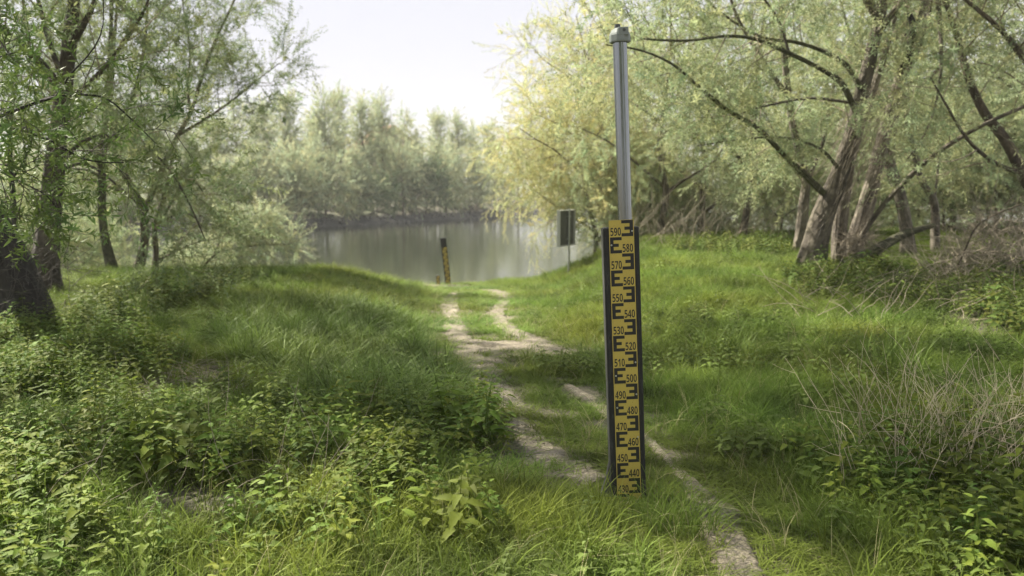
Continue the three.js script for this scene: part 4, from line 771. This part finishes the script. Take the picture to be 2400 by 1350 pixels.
// single tufts that stand out
function tuft(name, label, px, py, o, material) { const p = ground(px, py), m = part(name, tuftGeo(o.seed, o.n, o.spread, o.h, o.w, o.bend, 6), material); m.position.copy(p); return tag(m, label, 'grass tuft'); }
tuft('grass_tuft', 'thick grass tuft around the foot of the tall gauge post', 1500, 1205, { seed: 31, n: 260, spread: 0.17, h: 0.10, w: 0.0028, bend: 0.7 }, M.grass);
tuft('grass_tuft', 'long grass tuft hanging over the bare track beside the gauge foot', 1590, 1235, { seed: 32, n: 420, spread: 0.23, h: 0.33, w: 0.0028, bend: 0.9 }, M.grass);
tuft('grass_tuft', 'upright dark broad-bladed tuft behind the dry stalks', 2085, 885, { seed: 33, n: 90, spread: 0.32, h: 0.62, w: 0.008, bend: 0.35 }, M.grassTall);
tuft('grass_tuft', 'drooping tall tuft at the edge of the sunlit meadow', 1690, 835, { seed: 34, n: 110, spread: 0.35, h: 0.55, w: 0.006, bend: 0.8 }, M.grassTall);
tuft('grass_tuft', 'small dark tuft standing on the pale sand of the track', 1197, 793, { seed: 35, n: 110, spread: 0.22, h: 0.16, w: 0.005, bend: 0.8 }, M.grassTall);
tuft('grass_tuft', 'dark upright tuft in the herbs below the brown willow pair', 318, 752, { seed: 36, n: 80, spread: 0.18, h: 0.55, w: 0.008, bend: 0.25 }, M.grassTall);
tuft('grass_tuft', 'few long broad blades standing out of the near nettles', 860, 1330, { seed: 37, n: 16, spread: 0.16, h: 0.52, w: 0.008, bend: 0.6 }, M.grassTall);
tuft('grass_tuft', 'dark tuft right behind the black gauge post', 1400, 850, { seed: 38, n: 120, spread: 0.3, h: 0.42, w: 0.005, bend: 0.7 }, M.grassTall);

function sticks(name, label, list, material) { const T = new Tubes(); for (const [pts, r0, r1] of list) T.add(pts, r0, r1, 4, { seg: Math.max(4, pts.length * 2) }); return tag(part(name, T.geo(), material), label, null, null, 'stuff'); }
{
  const r = rng(701), dry = [], left = [];
  for (let k = 0; k < 150; k++) {
    const px = 1950 + 520 * Math.pow(r(), 0.8), py = 1030 + r() * 150 + (px - 1950) * 0.03, p = ground(px, py), d = V((r() - .5) * 1.1, 1, (r() - .5) * .9), len = 0.45 + r() * 0.55;
    const w = wander(r, p, d, len, 5, 0.13, -0.07); dry.push([w.pts, 0.0032, 0.0012]);
    for (let q = 0; q < 2; q++) if (r() < 0.7) { const a = w.pts[2 + (r() * 3 | 0)]; dry.push([wander(r, a, rdir(r).addScaledVector(d, .9), 0.15 + r() * .25, 3, .2, -.05).pts, 0.0018, 0.0008]); }
  }
  sticks('dry_stalks', 'thicket of dry straw-coloured stalks above the dark nettles', dry, M.dryStalk);
  for (let k = 0; k < 38; k++) { const px = 60 + r() * 800, py = 1020 + r() * 260, p = ground(px, py); p.y += 0.1; left.push([wander(r, p, V((r() - .3) * 1.6, 0.9, (r() - .5)), 0.22 + r() * 0.42, 5, 0.24, -0.06).pts, 0.0022, 0.0008]); }
  sticks('dead_nettle_stalks', 'thin dead stalks sticking out of the near nettles', left, M.deadTwig);
  // flood wrack and brushwood under the willows
  const wrack = [], pile = [], edge = [];
  for (let k = 0; k < 420; k++) { const p = P(1975 + r() * 70, 560 + r() * 60, 16.3 + r()); p.y = height(p.x, p.z) + r() * 0.75; wrack.push([wander(r, p, rdir(r).add(V(0.2, 0.3, 0)), 0.3 + r() * 0.6, 4, 0.35, -0.03).pts, 0.006, 0.002]); }
  for (let k = 0; k < 240; k++) { const p = P(1960 + r() * 110, 280 + r() * 180, 16.3 + r() * .4), t = V(0.35 + r() * .3, 1, (r() - .5) * .4).multiplyScalar(r() < .5 ? 1 : -1); wrack.push([wander(r, p, t.add(rdir(r).multiplyScalar(.35)), 0.5 + r() * 0.8, 4, 0.2, 0).pts, 0.006, 0.0015]); }
  sticks('flood_wrack', 'tangle of grey dead twigs caught against the wide willow trunk', wrack, M.deadTwig);
  for (let k = 0; k < 900; k++) { const px = 2180 + r() * 300, d = 14.5 + r() * 4, x = (px - 1200) / FOC * d, p = V(x, height(x, -d) + r() * r() * 1.6 * smooth(2180, 2330, px), -d); pile.push([wander(r, p, rdir(r).add(V(0, 0.15, 0)), 0.5 + r() * 1.1, 4, 0.3, -0.02).pts, 0.009, 0.002]); }
  const thicket = [];
  for (let k = 0; k < 380; k++) { const d = 21 + r() * 7, px = 1440 + r() * 480, x = (px - 1200) / FOC * d; if (d < 22.5 && px > 1700) continue; const p = V(x, height(x, -d) + r() * r() * 0.9, -d); thicket.push([wander(r, p, V((r() - .5) * 1.6, 0.35 + r(), (r() - .5)), 0.6 + r() * 1.2, 4, 0.3, -0.08).pts, 0.008, 0.002]); }
  sticks('shore_thicket', 'low grey-brown thicket of bare twigs under the second row of willows', thicket, M.deadTwig);
  sticks('brushwood', 'heap of grey brushwood and dead twigs at the wood edge', pile, M.deadTwig);
  for (let k = 0; k < 170; k++) { const p = ground(1880 + r() * 560, 655 + r() * 110); p.y += 0.03 + r() * .12; edge.push([wander(r, p, V(r() - .5, .12 + r() * .2, r() - .5), 0.3 + r() * .8, 4, .25, -.03).pts, 0.006, 0.002]); }
  for (let k = 0; k < 300; k++) { const p = ground(300 + r() * 260, 850 + r() * 110); p.y += 0.01 + r() * .04; edge.push([wander(r, p, V(r() - .5, .05, (r() - .5) * .5), 0.15 + r() * .35, 3, .25, -.03).pts, 0.0035, 0.001]); }
  const dark = []; for (let k = 0; k < 110; k++) { const p = P(-20 + r() * 190, 560 + r() * 190, 10.5 + r() * .8); dark.push([wander(r, p, rdir(r), 0.3 + r() * .5, 4, .3, -.05).pts, 0.004, 0.0015]); }
  sticks('dark_twigs', 'dark leafless twigs sprouting around the leaning black trunk', dark, M.twigDark);
  sticks('ground_litter', 'loose dead twigs lying on the ground under the trees', edge, M.deadTwig);
}
function deadBranch(label, pts, r0, r1, material = M.deadTwig) { const T = new Tubes(); T.add(pts, r0, r1, 7, { lump: 0.12, seed: 5 }); return tag(part('dead_branch', T.geo(true), material), label, 'branch'); }
deadBranch('pale bare branch slanting down across the brushwood edge', [P(2262, 668, 13.8), P(2280, 705, 13.5), P(2305, 748, 13.2)], 0.028, 0.018);
deadBranch('long thin bare branch lying flat before the brushwood', [P(2220, 772, 12.6), P(2290, 735, 12.8), P(2360, 735, 13), P(2440, 742, 13.2)], 0.02, 0.01);
deadBranch('bent grey branch rising from the herbs beside the outermost crooked stem', [ground(2235, 650), P(2260, 590, 15), P(2290, 530, 15), P(2340, 500, 14.9), P(2420, 470, 14.8)], 0.022, 0.012, M.barkBrown);
{
  const a = ground(1975, 640), T = new Tubes(); a.y += 0.1;
  T.add([a, P(2040, 595, 16.4), P(2075, 572, 16.6), P(2130, 545, 16.9), P(2190, 528, 17.2)], 0.17, 0.05, 12, { lump: 0.14, seed: 9 });
  tag(part('fallen_trunk', T.geo(true), M.barkMoss), 'mossy fallen trunk leaning out from the foot of the wide willow', 'fallen trunk');
}
renderer.render(scene, camera);
